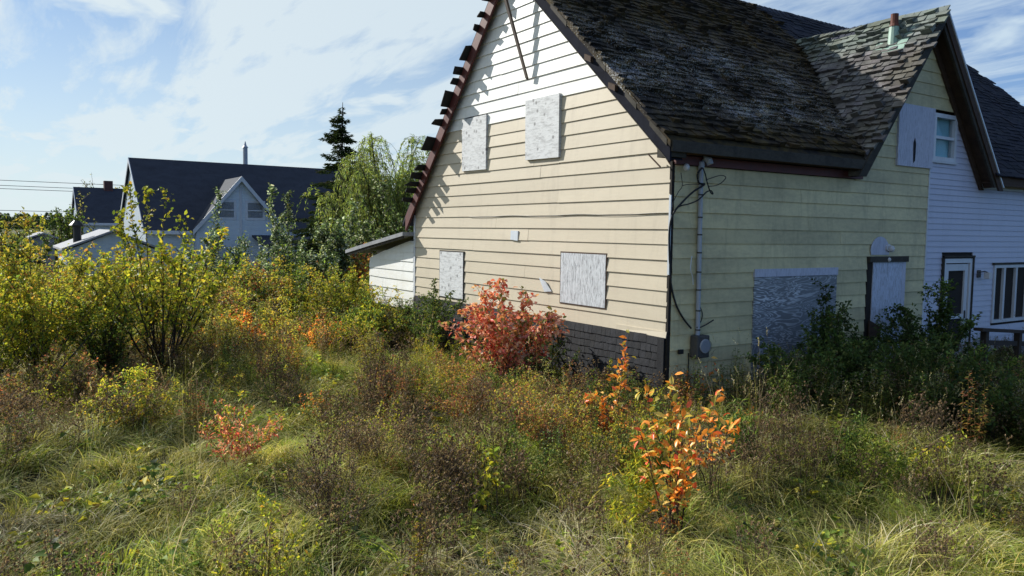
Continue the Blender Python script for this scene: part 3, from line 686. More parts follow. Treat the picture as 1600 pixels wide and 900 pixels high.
# ------------------------------------------------------------------ neighbouring buildings
def far_house(origin, y0, y1, xf, xb, zr, ze, zg, label, dorm=None, wallm='bluewhite', chimney=None, flue=None):
    h = empty('neighbour_house', (xf, (y0+y1)/2, zg), label, 'house')
    xr = (xf+xb)/2
    wl = MB().prism([(xf, y0+.12, zg-.3), (xb, y0+.12, zg-.3), (xb, y0+.12, ze), (xr, y0+.12, zr-.15), (xf, y0+.12, ze)], (0, y1-y0-.3, 0)).obj('wall', M[wallm], h)
    sl_ = (zr-ze)/(xf+.35-xr)
    f_ = MB().prism([(xr, y0, zr-.16), (xf+.35, y0, ze-.16), (xf+.35, y0, ze), (xr, y0, zr)], (0, y1-y0, 0)); f_.prism([(xr, y0, zr-.16), (xr, y0, zr), (xb-.35, y0, ze), (xb-.35, y0, ze-.16)], (0, y1-y0, 0))
    rf = f_.obj('roof', M['asphalt'], h)
    MB().prism([(xr, y0-.03, zr-.22), (xf+.37, y0-.03, ze-.24), (xf+.37, y0-.03, ze-.02), (xr, y0-.03, zr-.0)], (0, .03, 0)).prism([(xr, y0-.03, zr-.22), (xr, y0-.03, zr), (xb-.37, y0-.03, ze-.02), (xb-.37, y0-.03, ze-.24)], (0, .03, 0)).obj('rake_board', M['white_trim'], rf)
    for a_, b_ in (((y0, dorm[0]-dorm[2]), (dorm[0]+dorm[2], y1)) if dorm else ((y0, y1),)): MB().box(xf+.35, xf+.38, a_, b_, ze-.2, ze-.02).obj('eave_board', M['white_trim'], rf)
    if dorm:
        yc, za, hw = dorm; s_ = (za-ze)/hw; xa = xr+(zr-za)/sl_; dx = .62
        MB().prism([(xf+.02, yc-hw+.2, zg-.2), (xf+.02, yc+hw-.2, zg-.2), (xf+.02, yc+hw-.2, ze-.1), (xf+.02, yc, za-.12), (xf+.02, yc-hw+.2, ze-.1)], (.38, 0, 0)).obj('cross_gable_wall', M[wallm], h)
        for sg in (-1, 1):
            MB().prism([(xf+dx, yc, za-.1), (xf+dx, yc+sg*hw, ze-.1), (xf+.0, yc+sg*hw, ze-.1), (xa-.1, yc, za-.1)], (0, 0, .1)).obj('cross_gable_roof', M['asphalt'], h)
            MB().hexa([(xf+dx, yc, za-.24), (xf+dx, yc+sg*hw, ze-.24), (xf+dx, yc+sg*hw, ze+.02), (xf+dx, yc, za+.02)], [(xf+dx+.04, yc, za-.24), (xf+dx+.04, yc+sg*hw, ze-.24), (xf+dx+.04, yc+sg*hw, ze+.02), (xf+dx+.04, yc, za+.02)]).obj('rake_board', M['white_trim'], h)
        for a in (-.72, .72):
            wo = MB().box(xf+.38, xf+.42, yc+a-.5, yc+a+.5, .0-.42+.55, 1.0-.42+.55).obj('window', M['white_trim'], h)
            MB().box(xf+.42, xf+.43, yc+a-.37, yc+a+.37, .26, 1.02).obj('pane', M['glass'], wo)
            MB().box(xf+.431, xf+.45, yc+a-.37, yc+a+.37, .60, .65).obj('sash_rail', M['white_trim'], wo)
        MB().box(xf+.395, xf+.42, yc-.06, yc+.06, ze-1.8, za-.5).obj('downpipe', M['white_trim'], h)
    if chimney:
        y_, x_, z_ = chimney; MB().box(x_-.3, x_+.3, y_-.3, y_+.3, zr-1.2, z_).obj('chimney', M['brick'], rf)
    if flue:
        y_, x_, z_ = flue; o = MB().tube([(x_, y_, zr-.6), (x_, y_, z_)], .13, 10).obj('flue', M['galv'], rf)
        MB().tube([(x_, y_, z_), (x_, y_, z_+.12), (x_, y_, z_+.35)], [.18, .08, .02], 10).obj('flue_cap', M['galv'], o)
    return h
nb = far_house(None, -1.35, 12.5, -33.9, -42.4, 3.33, -.42, -3.9, 'pale blue house with long dark roof and small cross gable holding two windows', (3.15, 2.32, 2.35), flue=(4.75, -38.6, 4.3))
# porch / annex of that house
MB().prism([(-33.8, 3.7, -.65), (-31.6, 3.7, -1.15), (-31.6, 9.0, -1.15), (-33.8, 9.0, -.65)], (0, 0, .1)).obj('porch_roof', M['asphalt'], nb)
MB().box(-33.8, -31.9, 4.0, 8.8, -3.9, -1.1).obj('porch', M['bluewhite'], nb)
MB().box(-31.895, -31.88, 5.2, 5.8, -2.6, -1.5).obj('porch_window', M['glass'], nb)
MB().box(-33.85, -33.47, 1.2, 2.4, -2.4, -1.1).obj('window', M['glass'], nb)
far_house(None, -2.2, 6, -57.6, -63.4, 2.66, -.02, -4.0, 'small distant house with dark roof and brick chimney', None, 'bluewhite', chimney=(.15, -60.5, 3.2))

def shed(px0, pxa, px1, zy0, zya, D, zg, label, pipe=False, wm='bluewhite', rm='bluewhite', depth=4):
    a, b_, c_ = at(px0, zy0, D), at(pxa, zya, D), at(px1, zy0+2, D)
    xf = b_[0]; ya, yb, yc = a[1], b_[1], c_[1]; ze = a[2]; za = b_[2]
    h = empty('shed', (xf, yb, zg), label, 'shed')
    MB().prism([(xf, ya+.15, zg-.4), (xf, yc-.15, zg-.4), (xf, yc-.15, ze-.05), (xf, yb, za-.08), (xf, ya+.15, ze-.05)], (-depth, 0, 0)).obj('wall', M[wm], h)
    for (y_, z_) in ((ya, ze), (yc, ze)):
        MB().prism([(xf+.2, yb, za-.05), (xf+.2, y_, z_-.05), (xf-depth-.2, y_, z_-.05), (xf-depth-.2, yb, za-.05)], (0, 0, .07)).obj('roof', M[rm], h)
    if pipe:
        p = at(122, 372, D); o = MB().tube([(p[0]-.3, p[1], p[2]-.5), (p[0]-.3, p[1], p[2]+.42)], .13, 8).obj('stove_pipe', M['cable'], h)
        MB().tube([(p[0]-.3, p[1], p[2]+.40), (p[0]-.3, p[1], p[2]+.44), (p[0]-.3, p[1], p[2]+.6)], [.24, .25, .1], 8).obj('pipe_cap', M['cable'], o)
    return h
shed(92, 176, 262, 388, 360, 27, -3.5, 'low pale blue shed with a black stove pipe beside its roof', True, 'bluewhite', 'greyroof')
shed(44, 68, 92, 371, 364, 34, -3.8, 'little grey roofed outbuilding left of the pale blue shed', False, 'greyroof', 'greyroof')

# street wires with their poles
for k, (y, lab) in enumerate(((-48, 'wooden utility pole beyond the left edge of the field'), (52, 'wooden utility pole behind the boarded duplex'))):
    h = empty('utility_pole', (-74, y, gz(-74, y)), lab, 'pole')
    MB().tube([(-74, y, gz(-74, y)-.5), (-74, y, 5.2)], [.17, .11], 8).obj('pole', M['post'], h)
    MB().box(-74.06, -73.94, y-.0-1.1, y+1.1, 4.25, 4.37).obj('crossarm', M['post'], h)
for k, (z0, lab) in enumerate(((4.35, 'topmost thin overhead wire above the small distant house'), (3.9, 'second thin overhead wire below the topmost'), (3.62, 'third overhead wire just above the distant roof'), (1.75, 'fourth overhead wire crossing just above the tree line'), (1.1, 'lowest overhead wire level with the tree line'))):
    pts = [(-74+.08*k, -48+100*i/24, z0-1.0*(1-(i/12-1)**2)*.8) for i in range(25)]
    o = MB().tube(pts, .022, 4).obj('overhead_wire', M['cable']); o['label'] = lab; o['category'] = 'wire'; o['group'] = 'overhead wires behind the houses'

# ------------------------------------------------------------------ ground
def ground():
    a = []; 
    xs = sorted(set([-4000, -2500, -1500, -900, -600, -400, -300] + list(range(-260, -60, 20)) + list(np.arange(-60, -16, 2.0)) + list(np.arange(-16, 9, .35)) + [10, 12, 15, 20, 30, 50, 90, 200, 600, 2000]))
    ys = sorted(set([-4000, -2000, -1000, -500, -300, -200] + list(range(-160, -30, 10)) + list(np.arange(-30, -12, 1.5)) + list(np.arange(-12, 9, .35)) + list(range(10, 40, 3)) + [50, 70, 100, 150, 250, 400, 700, 1200, 2500, 4000]))
    V = [(x, y, gz(x, y)) for x in xs for y in ys]; n = len(ys)
    Fc = [(i*n+j, (i+1)*n+j, (i+1)*n+j+1, i*n+j+1) for i in range(len(xs)-1) for j in range(n-1)]
    me = bpy.data.meshes.new('ground'); me.from_pydata(V, [], Fc); me.polygons.foreach_set('use_smooth', [True]*len(Fc)); me.materials.append(M['soil'])
    o = bpy.data.objects.new('ground', me); COL.objects.link(o); o['kind'] = 'structure'; return o
ground()
# ------------------------------------------------------------------ vegetation
NR = np.random.default_rng(11)
def unit(a): return a/np.maximum(np.linalg.norm(a, axis=-1, keepdims=True), 1e-9)
class Geo:
    """numpy mesh collector (triangles), with a colour per vertex"""
    def __init__(s): s.V = []; s.T = []; s.C = []; s.n = 0
    def put(s, V, Tr, C):
        V = V.reshape(-1, 3); s.V.append(V); s.T.append(Tr.reshape(-1, 3)+s.n); s.C.append(np.broadcast_to(C, V.shape) if C.shape != V.shape else C); s.n += len(V)
    def leaves(s, P, D, N, L, W, C, full=False, fold=.25, curl=.15):
        n = len(P); D = unit(D); S = unit(np.cross(D, N)); N = np.cross(S, D); L = np.broadcast_to(L, n)[:, None]; W = np.broadcast_to(W, n)[:, None]
        if not full:
            V = np.stack([P, P+D*L*.42+S*W*.5+N*W*fold, P+D*L-N*L*curl, P+D*L*.42-S*W*.5+N*W*fold], 1)
            t = np.array([[0, 1, 2], [0, 2, 3]])
        else:
            V = np.stack([P, P+D*L*.28+S*W*.42+N*W*fold*.8, P+D*L*.62+S*W*.46+N*(W*fold-L*curl*.35), P+D*L-N*L*curl, P+D*L*.62-S*W*.46+N*(W*fold-L*curl*.35), P+D*L*.28-S*W*.42+N*W*fold*.8, P+D*L*.45-N*L*curl*.12], 1)
            t = np.array([[0, 1, 6], [1, 2, 6], [2, 3, 6], [3, 4, 6], [4, 5, 6], [5, 0, 6]])
        k = V.shape[1]
        s.put(V, t[None]+(np.arange(n)*k)[:, None, None], np.repeat(C, k, 0))
    def tubes(s, P, Rr, C, sides=3):
        n, K, _ = P.shape
        T_ = unit(np.gradient(P, axis=1)); ref = np.where(np.abs(T_[..., 2:3]) < .8, np.array([0, 0, 1.]), np.array([1., 0, 0]))
        A = unit(np.cross(T_, ref)); B = np.cross(T_, A)
        th = np.arange(sides)*2*np.pi/sides
        V = P[:, :, None] + (A[:, :, None]*np.cos(th)[None, None, :, None]+B[:, :, None]*np.sin(th)[None, None, :, None])*Rr[:, :, None, None]
        i = np.arange(K-1)[:, None]*sides; k = np.arange(sides)[None]; k2 = (k+1) % sides
        q = np.stack([np.stack([i+k, i+k2, i+sides+k2], -1), np.stack([i+k, i+sides+k2, i+sides+k], -1)], 2).reshape(-1, 3)
        s.put(V, q[None]+(np.arange(n)*K*sides)[:, None, None], np.repeat(C, K*sides, 0) if C.ndim == 2 and len(C) == n else np.broadcast_to(C, (n*K*sides, 3)))
    def ribbons(s, P, W, S, C):
        n, K, _ = P.shape
        V = np.stack([P-S*W[..., None]*.5, P+S*W[..., None]*.5], 2)
        i = np.arange(K-1)*2; q = np.stack([np.stack([i, i+1, i+3], -1), np.stack([i, i+3, i+2], -1)], 1).reshape(-1, 3)
        s.put(V, q[None]+(np.arange(n)*K*2)[:, None, None], np.repeat(C, K*2, 0))
    def mesh(s, name, mt):
        V = np.concatenate(s.V).astype(np.float32); Tr = np.concatenate(s.T).astype(np.int32); C = np.concatenate(s.C)
        me = bpy.data.meshes.new(name); me.vertices.add(len(V)); me.vertices.foreach_set('co', V.ravel())
        me.loops.add(Tr.size); me.loops.foreach_set('vertex_index', Tr.ravel()); me.polygons.add(len(Tr))
        me.polygons.foreach_set('loop_start', np.arange(0, Tr.size, 3, dtype=np.int32)); me.update(calc_edges=True)
        ca = me.color_attributes.new('tint', 'FLOAT_COLOR', 'POINT'); ca.data.foreach_set('color', np.concatenate([C, np.ones((len(C), 1))], 1).astype(np.float32).ravel())
        me.materials.append(mt); return me
PAL = dict(
    yg=[(.32, .36, .04, 3), (.42, .41, .05, 3), (.58, .50, .06, 2), (.16, .22, .04, 3), (.52, .32, .06, .5)],
    green=[(.09, .15, .035, 3), (.14, .22, .05, 3), (.23, .30, .07, 2), (.05, .08, .025, 2), (.3, .28, .05, .4)],
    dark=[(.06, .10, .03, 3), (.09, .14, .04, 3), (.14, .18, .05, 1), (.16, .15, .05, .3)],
    red=[(.72, .22, .17, 3), (.80, .38, .25, 3), (.60, .12, .09, 1.6), (.80, .52, .34, 2), (.22, .26, .07, 1.5), (.62, .28, .10, 1)],
    orange=[(.84, .30, .05, 3), (.88, .42, .10, 3), (.78, .17, .07, 1.6), (.82, .56, .15, 1.6), (.38, .34, .07, 1)],
    gold=[(.55, .43, .07, 3), (.46, .30, .06, 1.4), (.36, .36, .07, 3), (.25, .27, .06, 3), (.52, .22, .07, .5)],
    rust=[(.46, .17, .09, 2), (.34, .15, .09, 2), (.30, .27, .07, 2.4), (.50, .30, .10, 1), (.20, .17, .06, 2)],
    brown=[(.27, .19, .12, 3), (.19, .13, .085, 3), (.36, .27, .18, 2), (.11, .08, .06, 1)],
    olive=[(.24, .26, .07, 3), (.34, .33, .10, 3), (.12, .14, .05, 2), (.34, .28, .13, 1)],
    silver=[(.15, .22, .10, 3), (.24, .32, .18, 2), (.62, .68, .60, 1.5), (.09, .13, .06, 3), (.26, .27, .09, .6)],
    willow=[(.30, .40, .10, 3), (.42, .50, .14, 3), (.20, .28, .09, 2), (.36, .34, .10, .8)],
    grass=[(.36, .35, .075, 4), (.48, .44, .13, 3), (.58, .50, .24, 1.8), (.22, .23, .06, 3), (.70, .62, .42, 1.2)],
    greengrass=[(.27, .35, .06, 4), (.38, .43, .09, 3), (.12, .18, .03, 2), (.44, .44, .16, 1)],
    straw=[(.54, .47, .28, 4), (.56, .50, .34, 2), (.30, .26, .14, 3), (.20, .19, .08, 2)],
    fluff=[(.30, .26, .20, 3), (.38, .34, .28, 2), (.2, .16, .11, 2)])
def tint(rng, pal, n, jit=.22):
    p = np.array(PAL[pal]); i = rng.choice(len(p), n, p=p[:, 3]/p[:, 3].sum())
    return p[i, :3]*rng.uniform(1-jit, 1+jit, (n, 1))*rng.uniform(.93, 1.07, (n, 3))

def lerp_path(P, i, t):                 # P: S×K×3, stem i, param t 0..1
    K = P.shape[1]; x = t*(K-1); a = np.minimum(x.astype(int), K-2); f = (x-a)[:, None]
    return P[i, a]*(1-f)+P[i, a+1]*f, unit(P[i, a+1]-P[i, a])
def grow(seed, h=1.5, r=.8, ns=8, sr=.012, foot=.06, ntw=120, twl=.3, start=.3, nl=1200, L=.05, W=.03, pal='green', pal2=None,
         top=.75, curve=.5, full=False, stemcol=(.07, .055, .045), droop=.0, lean=(0, 0), sub=0, upl=.4, tips=0, wob=.05):
    rng = np.random.default_rng(seed); K = 9
    az = rng.uniform(0, 2*np.pi, ns); rr = r*np.sqrt(rng.uniform(.0, 1, ns)); hh = h*(1-.42*(rr/r)**2)*rng.uniform(top, 1.03, ns)
    hh[0] = h; rr[0] *= .3
    t = np.linspace(0, 1, K)[None, :, None]
    dirxy = np.stack([np.cos(az), np.sin(az), 0*az], 1)[:, None]
    b = rng.normal(0, foot, (ns, 1, 3))*[1, 1, 0]
    P = b + dirxy*rr[:, None, None]*(t**(1+curve)) + np.array([0, 0, 1.])*hh[:, None, None]*t*(1-.0*t) + np.array([lean[0], lean[1], 0])*h*t**1.5
    P = P + np.cumsum(rng.normal(0, wob*h/K, (ns, K, 3)), 1)*[1, 1, .3]; P[:, 0, 2] = -.05
    g = Geo(); sc = np.array([stemcol])*rng.uniform(.7, 1.3, (ns, 1))
    g.tubes(P, sr*rng.uniform(.6, 1.1, (ns, 1))*(1-.85*np.linspace(0, 1, K)[None]), sc, 4)
    # twigs
    si = rng.integers(0, ns, ntw); tt = start+(1-start)*rng.uniform(0, 1, ntw)**.85
    p0, d0 = lerp_path(P, si, tt); a2 = rng.uniform(0, 2*np.pi, ntw); out = np.stack([np.cos(a2), np.sin(a2), 0*a2], 1)
    D = unit(out*1.0+d0*rng.uniform(.3, 1.1, (ntw, 1))+[0, 0, upl-droop]); ln = twl*rng.uniform(.4, 1.15, (ntw, 1))*(1.15-.6*tt[:, None])
    TW = np.stack([p0, p0+D*ln*.5+[0, 0, .02], p0+D*ln+np.array([0, 0, 1.])*(.05-droop)*ln], 1)
    g.tubes(TW, np.array([[.35, .25, .1]])*sr*np.ones((ntw, 1)), np.array([stemcol])*np.ones((ntw, 1)), 3)
    f = Geo()
    n1 = int(nl*.72); ti = rng.integers(0, ntw, n1); lp, ld = lerp_path(TW, ti, rng.uniform(.15, 1, n1))
    n2 = nl-n1; si2 = rng.integers(0, ns, n2); lp2, ld2 = lerp_path(P, si2, start+(1-start)*rng.uniform(0, 1, n2)**.6)
    lp = np.concatenate([lp, lp2]); ld = np.concatenate([ld, ld2])
    D = unit(ld*.6+rng.normal(0, .6, lp.shape)+[0, 0, -.15-droop]); N = unit(rng.normal(0, .55, lp.shape)+[0, 0, 1.])
    lp = lp+rng.normal(0, L*.35, lp.shape)
    C = tint(rng, pal, len(lp))
    if pal2:
        m_ = rng.random(len(lp)) < np.clip(lp[:, 2]/h*1.3-.35, 0, 1); C[m_] = tint(rng, pal2, m_.sum())
    f.leaves(lp, D, N, L*rng.uniform(.6, 1.25, len(lp)), W*rng.uniform(.7, 1.2, len(lp)), C, full)
    return g, f, (lp, D, N, C)
def plant(name, label, cat, base, group=None, lmat='leaf', yaw=None, keep=None, **kw):
    seed = kw.pop('seed', None) or int(NR.integers(1, 1e6))
    g, f, raw = grow(seed, **kw)
    e = empty(name, tuple(map(float, base)), label, cat, group); e.empty_display_size = .1
    link(bpy.data.objects.new('stems', g.mesh('stems', M['stem'])), e)
    o = link(bpy.data.objects.new('foliage', f.mesh('foliage', M[lmat])), e); o['kind'] = 'stuff'
    return e
def weed(seed, h=.7, r=.2, ns=10, nleaf=120, L=.06, W=.012, pal='green', start=.1, heads=0, headpal='brown', headsize=.02, sr=.0035, stemcol=(.12, .09, .05), down=.2, spread=.5, fluff=0):
    rng = np.random.default_rng(seed); K = 5; g = Geo()
    az = rng.uniform(0, 2*np.pi, ns); rr = r*np.sqrt(rng.random(ns)); hh = h*rng.uniform(.65, 1.05, ns)
    t = np.linspace(0, 1, K)[None, :, None]; dx = np.stack([np.cos(az), np.sin(az), 0*az], 1)[:, None]
    P = dx*rr[:, None, None]*(.35+spread*t**1.4)+rng.normal(0, .03, (ns, 1, 3))*[1, 1, 0]+np.array([0, 0, 1.])*hh[:, None, None]*t+np.cumsum(rng.normal(0, .015*h, (ns, K, 3)), 1)
    g.tubes(P, sr*(1-.6*np.linspace(0, 1, K)[None])*np.ones((ns, 1)), np.array([stemcol])*rng.uniform(.6, 1.3, (ns, 1)), 3)
    if nleaf:
        si = rng.integers(0, ns, nleaf); tt = start+(1-start)*rng.random(nleaf); p, d = lerp_path(P, si, tt)
        a = rng.uniform(0, 2*np.pi, nleaf); D = np.stack([np.cos(a), np.sin(a), rng.normal(.35-down, .35, nleaf)], 1)
        g.leaves(p, D, rng.normal(0, .4, p.shape)+[0, 0, 1.], L*rng.uniform(.5, 1.2, nleaf)*(1.25-.7*tt), W*rng.uniform(.7, 1.2, nleaf), tint(rng, pal, nleaf))
    if heads:
        si = rng.integers(0, ns, heads); p, d = lerp_path(P, si, .65+.35*rng.random(heads)); a = rng.uniform(0, 2*np.pi, heads)
        q = p+np.stack([np.cos(a), np.sin(a), rng.uniform(.4, 1.4, heads)], 1)*h*rng.uniform(.03, .13, (heads, 1))
        g.tubes(np.stack([p, (p+q)/2, q], 1), np.full((heads, 3), sr*.5), np.array([stemcol])*np.ones((heads, 1)), 3)
        for k in range(3):
            N = unit(rng.normal(0, 1, q.shape)); D = unit(rng.normal(0, .6, q.shape)+[0, 0, .6])
            g.leaves(q-D*headsize*.5, D, N, headsize*rng.uniform(.8, 1.3, heads), headsize*.9, tint(rng, headpal, heads), fold=.3)
    if fluff:                                  # plume-shaped faded flower heads at the stem tops
        si = rng.integers(0, ns, fluff); tt = rng.random(fluff)
        p, d = lerp_path(P, si, .78+.22*tt); p = p+rng.normal(0, .022, p.shape)*(1.25-tt[:, None])
        g.leaves(p, rng.normal(0, 1, p.shape)+[0, 0, .7], rng.normal(0, 1, p.shape), .022, .012, tint(rng, 'fluff', fluff))
    return g
def tuft(seed, n=50, h=.4, r=.13, lean=.6, pal='grass', w=.006, spread=.5, heads=0, curl=1.0):
    rng = np.random.default_rng(seed); K = 6; g = Geo()
    b = rng.normal(0, r*.6, (n, 3))*[1, 1, 0]; a = rng.normal(0, spread*1.6, n); d = np.stack([np.cos(a)*lean+rng.normal(0, .15, n), np.sin(a)*lean+rng.normal(0, .15, n), 0*a], 1)
    hh = h*rng.uniform(.5, 1.15, n)[:, None, None]; t = np.linspace(0, 1, K)[None, :, None]
    z = t*(1-curl*.48*t**1.3*np.clip(np.linalg.norm(d, axis=1), 0, 1.2)[:, None, None])
    P = b[:, None]+hh*(d[:, None]*t**1.7+np.array([0, 0, 1.])*z); P[:, 0, 2] = -.04
    S = unit(np.cross(d, [0, 0, 1.])+rng.normal(0, .35, (n, 3)))[:, None]
    g.ribbons(P, w*rng.uniform(.6, 1.3, (n, 1))*np.array([[1, 1, .9, .7, .45, .08]]), S, tint(rng, pal, n))
    if heads:
        i = rng.integers(0, n, heads); p = P[i, -1]; dd = unit(P[i, -1]-P[i, -3])
        for k in range(7): g.leaves(p-dd*.014*k+rng.normal(0, .003, p.shape), dd+rng.normal(0, .35, p.shape), rng.normal(0, 1, p.shape), .022, .007, tint(rng, 'straw', heads))
    return g

# ---- prototypes for the uncountable ground cover (kept out of the scene, instanced by geometry nodes)
def proto_collection(name, metas):
    c = bpy.data.collections.new(name)
    for i, (g, mt_) in enumerate(metas):
        o = bpy.data.objects.new(f'{name}_{i:02d}', g.mesh(name, M[mt_])); c.objects.link(o)
    return c
def gn_group(coll):
    ng = bpy.data.node_groups.new('scatter_'+coll.name, 'GeometryNodeTree')
    ng.interface.new_socket('Geometry', in_out='INPUT', socket_type='NodeSocketGeometry'); ng.interface.new_socket('Geometry', in_out='OUTPUT', socket_type='NodeSocketGeometry')
    n = ng.nodes; gi = n.new('NodeGroupInput'); go = n.new('NodeGroupOutput'); ci = n.new('GeometryNodeCollectionInfo'); ip = n.new('GeometryNodeInstanceOnPoints')
    ci.inputs['Collection'].default_value = coll; ci.inputs['Separate Children'].default_value = True; ci.inputs['Reset Children'].default_value = True
    def attr(nm, ty):
        a = n.new('GeometryNodeInputNamedAttribute'); a.data_type = ty; a.inputs['Name'].default_value = nm; return a.outputs['Attribute']
    L_ = ng.links.new
    L_(gi.outputs[0], ip.inputs['Points']); L_(ci.outputs[0], ip.inputs['Instance']); ip.inputs['Pick Instance'].default_value = True
    L_(attr('idx', 'INT'), ip.inputs['Instance Index'])
    e = n.new('FunctionNodeEulerToRotation'); L_(attr('rot', 'FLOAT_VECTOR'), e.inputs[0]); L_(e.outputs[0], ip.inputs['Rotation'])
    L_(attr('scl', 'FLOAT_VECTOR'), ip.inputs['Scale']); L_(ip.outputs[0], go.inputs[0]); return ng
def scatter(name, coll, pts, label, cat):
    """pts: list of (x, y, z, rotx, roty, rotz, sxy, sz, idx)"""
    if not pts: return
    A = np.array(pts, dtype=np.float32); me = bpy.data.meshes.new(name); me.vertices.add(len(A)); me.vertices.foreach_set('co', A[:, :3].ravel())
    r_ = me.attributes.new('rot', 'FLOAT_VECTOR', 'POINT'); r_.data.foreach_set('vector', A[:, 3:6].ravel())
    s_ = me.attributes.new('scl', 'FLOAT_VECTOR', 'POINT'); s_.data.foreach_set('vector', A[:, [6, 6, 7]].ravel())
    i_ = me.attributes.new('idx', 'INT', 'POINT'); i_.data.foreach_set('value', A[:, 8].astype(np.int32))
    o = bpy.data.objects.new(name, me); COL.objects.link(o)
    md = o.modifiers.new('scatter', 'NODES'); md.node_group = gn_group(coll)
    o['kind'] = 'stuff'; o['label'] = label; o['category'] = cat
    return o

def blocked(x, y, pad=.06):
    if -7.44-pad < x < 0+pad and -.05-pad < y < 13.7: return True
    if -9.9-pad < x <= -7.4 and -.05-pad < y < 3.7: return True
    return False
def ell(u, v, lst):
    return max([0]+[1-((u-a)/c)**2-((v-b)/d)**2 for a, b, c, d in lst])
GRASSPATH = [(60, 840, 170, 90), (230, 790, 180, 95), (390, 790, 110, 110), (450, 700, 70, 55), (520, 610, 60, 50), (560, 560, 55, 28), (690, 690, 60, 40), (1000, 860, 420, 60), (1350, 820, 260, 55), (400, 660, 60, 25), (560, 860, 300, 40)]
KNAP = [(500, 790, 110, 90), (600, 700, 55, 50), (445, 640, 42, 34), (690, 800, 90, 80), (900, 850, 110, 60), (60, 690, 110, 40), (160, 700, 80, 40), (590, 640, 36, 60), (540, 680, 40, 40), (1130, 800, 60, 60), (760, 700, 60, 50), (1250, 770, 110, 45), (1460, 815, 120, 40), (1180, 720, 60, 40)]
REDB = [(850, 690, 90, 60), (900, 760, 90, 50), (640, 640, 80, 35), (740, 640, 110, 30), (340, 670, 40, 20), (960, 660, 60, 40), (100, 650, 90, 25)]
def field(u0, u1, d0, d1, dens):
    """random ground points inside a wedge of the view (u in photo pixels), d0..d1 metres ahead"""
    a0 = (u0-800)/FPX; a1 = (u1-800)/FPX; area = (a1-a0)*(d1*d1-d0*d0)/2; n = int(area*dens)
    d = np.sqrt(NR.uniform(d0*d0, d1*d1, n)); a = NR.uniform(a0, a1, n)
    f2 = unit(np.array([FWD[0], FWD[1]])); r2 = np.array([-f2[1]*-1, f2[0]*-1]); r2 = np.array([f2[1], -f2[0]])
    X = CAM[0]+f2[0]*d+r2[0]*d*a; Y = CAM[1]+f2[1]*d+r2[1]*d*a
    for x, y, dd in zip(X, Y, d):
        if blocked(x, y): continue
        z = gz(x, y); u, v, k = project(x, y, z); yield float(x), float(y), z, u, v, float(dd)
def flow(x, y): return 3.2*mnoise.noise(Vector((x*.38, y*.38, 9.1)))*math.pi + 1.2*mnoise.noise(Vector((x*1.3, y*1.3, 2.0)))

c_lodged = proto_collection('lodged_grass', [(tuft(s, nn_, hh_, .15, ln_, p, ww_, .8), 'grass') for s, (p, nn_, hh_, ln_, ww_) in enumerate([('grass', 44, .36, .95, .008), ('grass', 44, .30, 1.1, .009), ('olive', 40, .34, .8, .008), ('greengrass', 46, .30, .8, .009), ('greengrass', 40, .24, .6, .011), ('straw', 46, .36, 1.25, .008), ('straw', 40, .30, 1.3, .009), ('grass', 44, .42, .9, .007)])])
c_tall = proto_collection('seed_grass', [(tuft(40+s, 9, 1.05, .10, .24, p, .0038, 1.2, 9, .5), 'grass') for s, p in enumerate(['straw', 'straw', 'grass', 'olive'])])
c_knap = proto_collection('dead_weed', [(weed(60+s, .58, .26, 13, 50, .04, .008, 'brown', .1, 70, 'brown', .022, .003, (.15, .11, .075)), 'leaf') for s in range(4)])
c_gold = proto_collection('goldenrod', [(weed(80+s, .85, .2, 9, 330, .075, .013, p, .12, 0, sr=.004, stemcol=(.12, .10, .04), down=.15, fluff=fl), 'leaf') for s, (p, fl) in enumerate([('green', 60), ('green', 0), ('olive', 90), ('gold', 60), ('gold', 0), ('yg', 40), ('rust', 0), ('brown', 90)])])
c_herb = proto_collection('broad_herb', [(weed(100+s, .22, .12, 6, 26, .10, .06, p, .1, 0, sr=.003, down=.2, spread=1.4), 'leaf') for s, p in enumerate(['greengrass', 'green', 'yg'])])
def brush(seed, pal, pal2=None, h=.7, r=.4, n=620, L=.032, W=.02):
    g, f, _ = grow(seed, h=h, r=r, ns=12, sr=.005, foot=.1, ntw=70, twl=.2, start=.15, nl=n, L=L, W=W, pal=pal, pal2=pal2, stemcol=(.14, .07, .05))
    f.V += g.V; f.T += [t_+f.n for t_ in g.T]; f.C += g.C; f.n += g.n
    return f
c_brush = proto_collection('low_brush', [(brush(120, 'rust'), 'leaf'), (brush(121, 'red', None, .55, .35, 420), 'leaf'), (brush(122, 'gold'), 'leaf'), (brush(123, 'yg'), 'leaf'), (brush(124, 'green'), 'leaf'), (brush(125, 'orange', None, .5, .35, 420), 'leaf'), (brush(126, 'olive'), 'leaf'), (brush(127, 'dark', None, .9, .45, 900), 'leaf')])

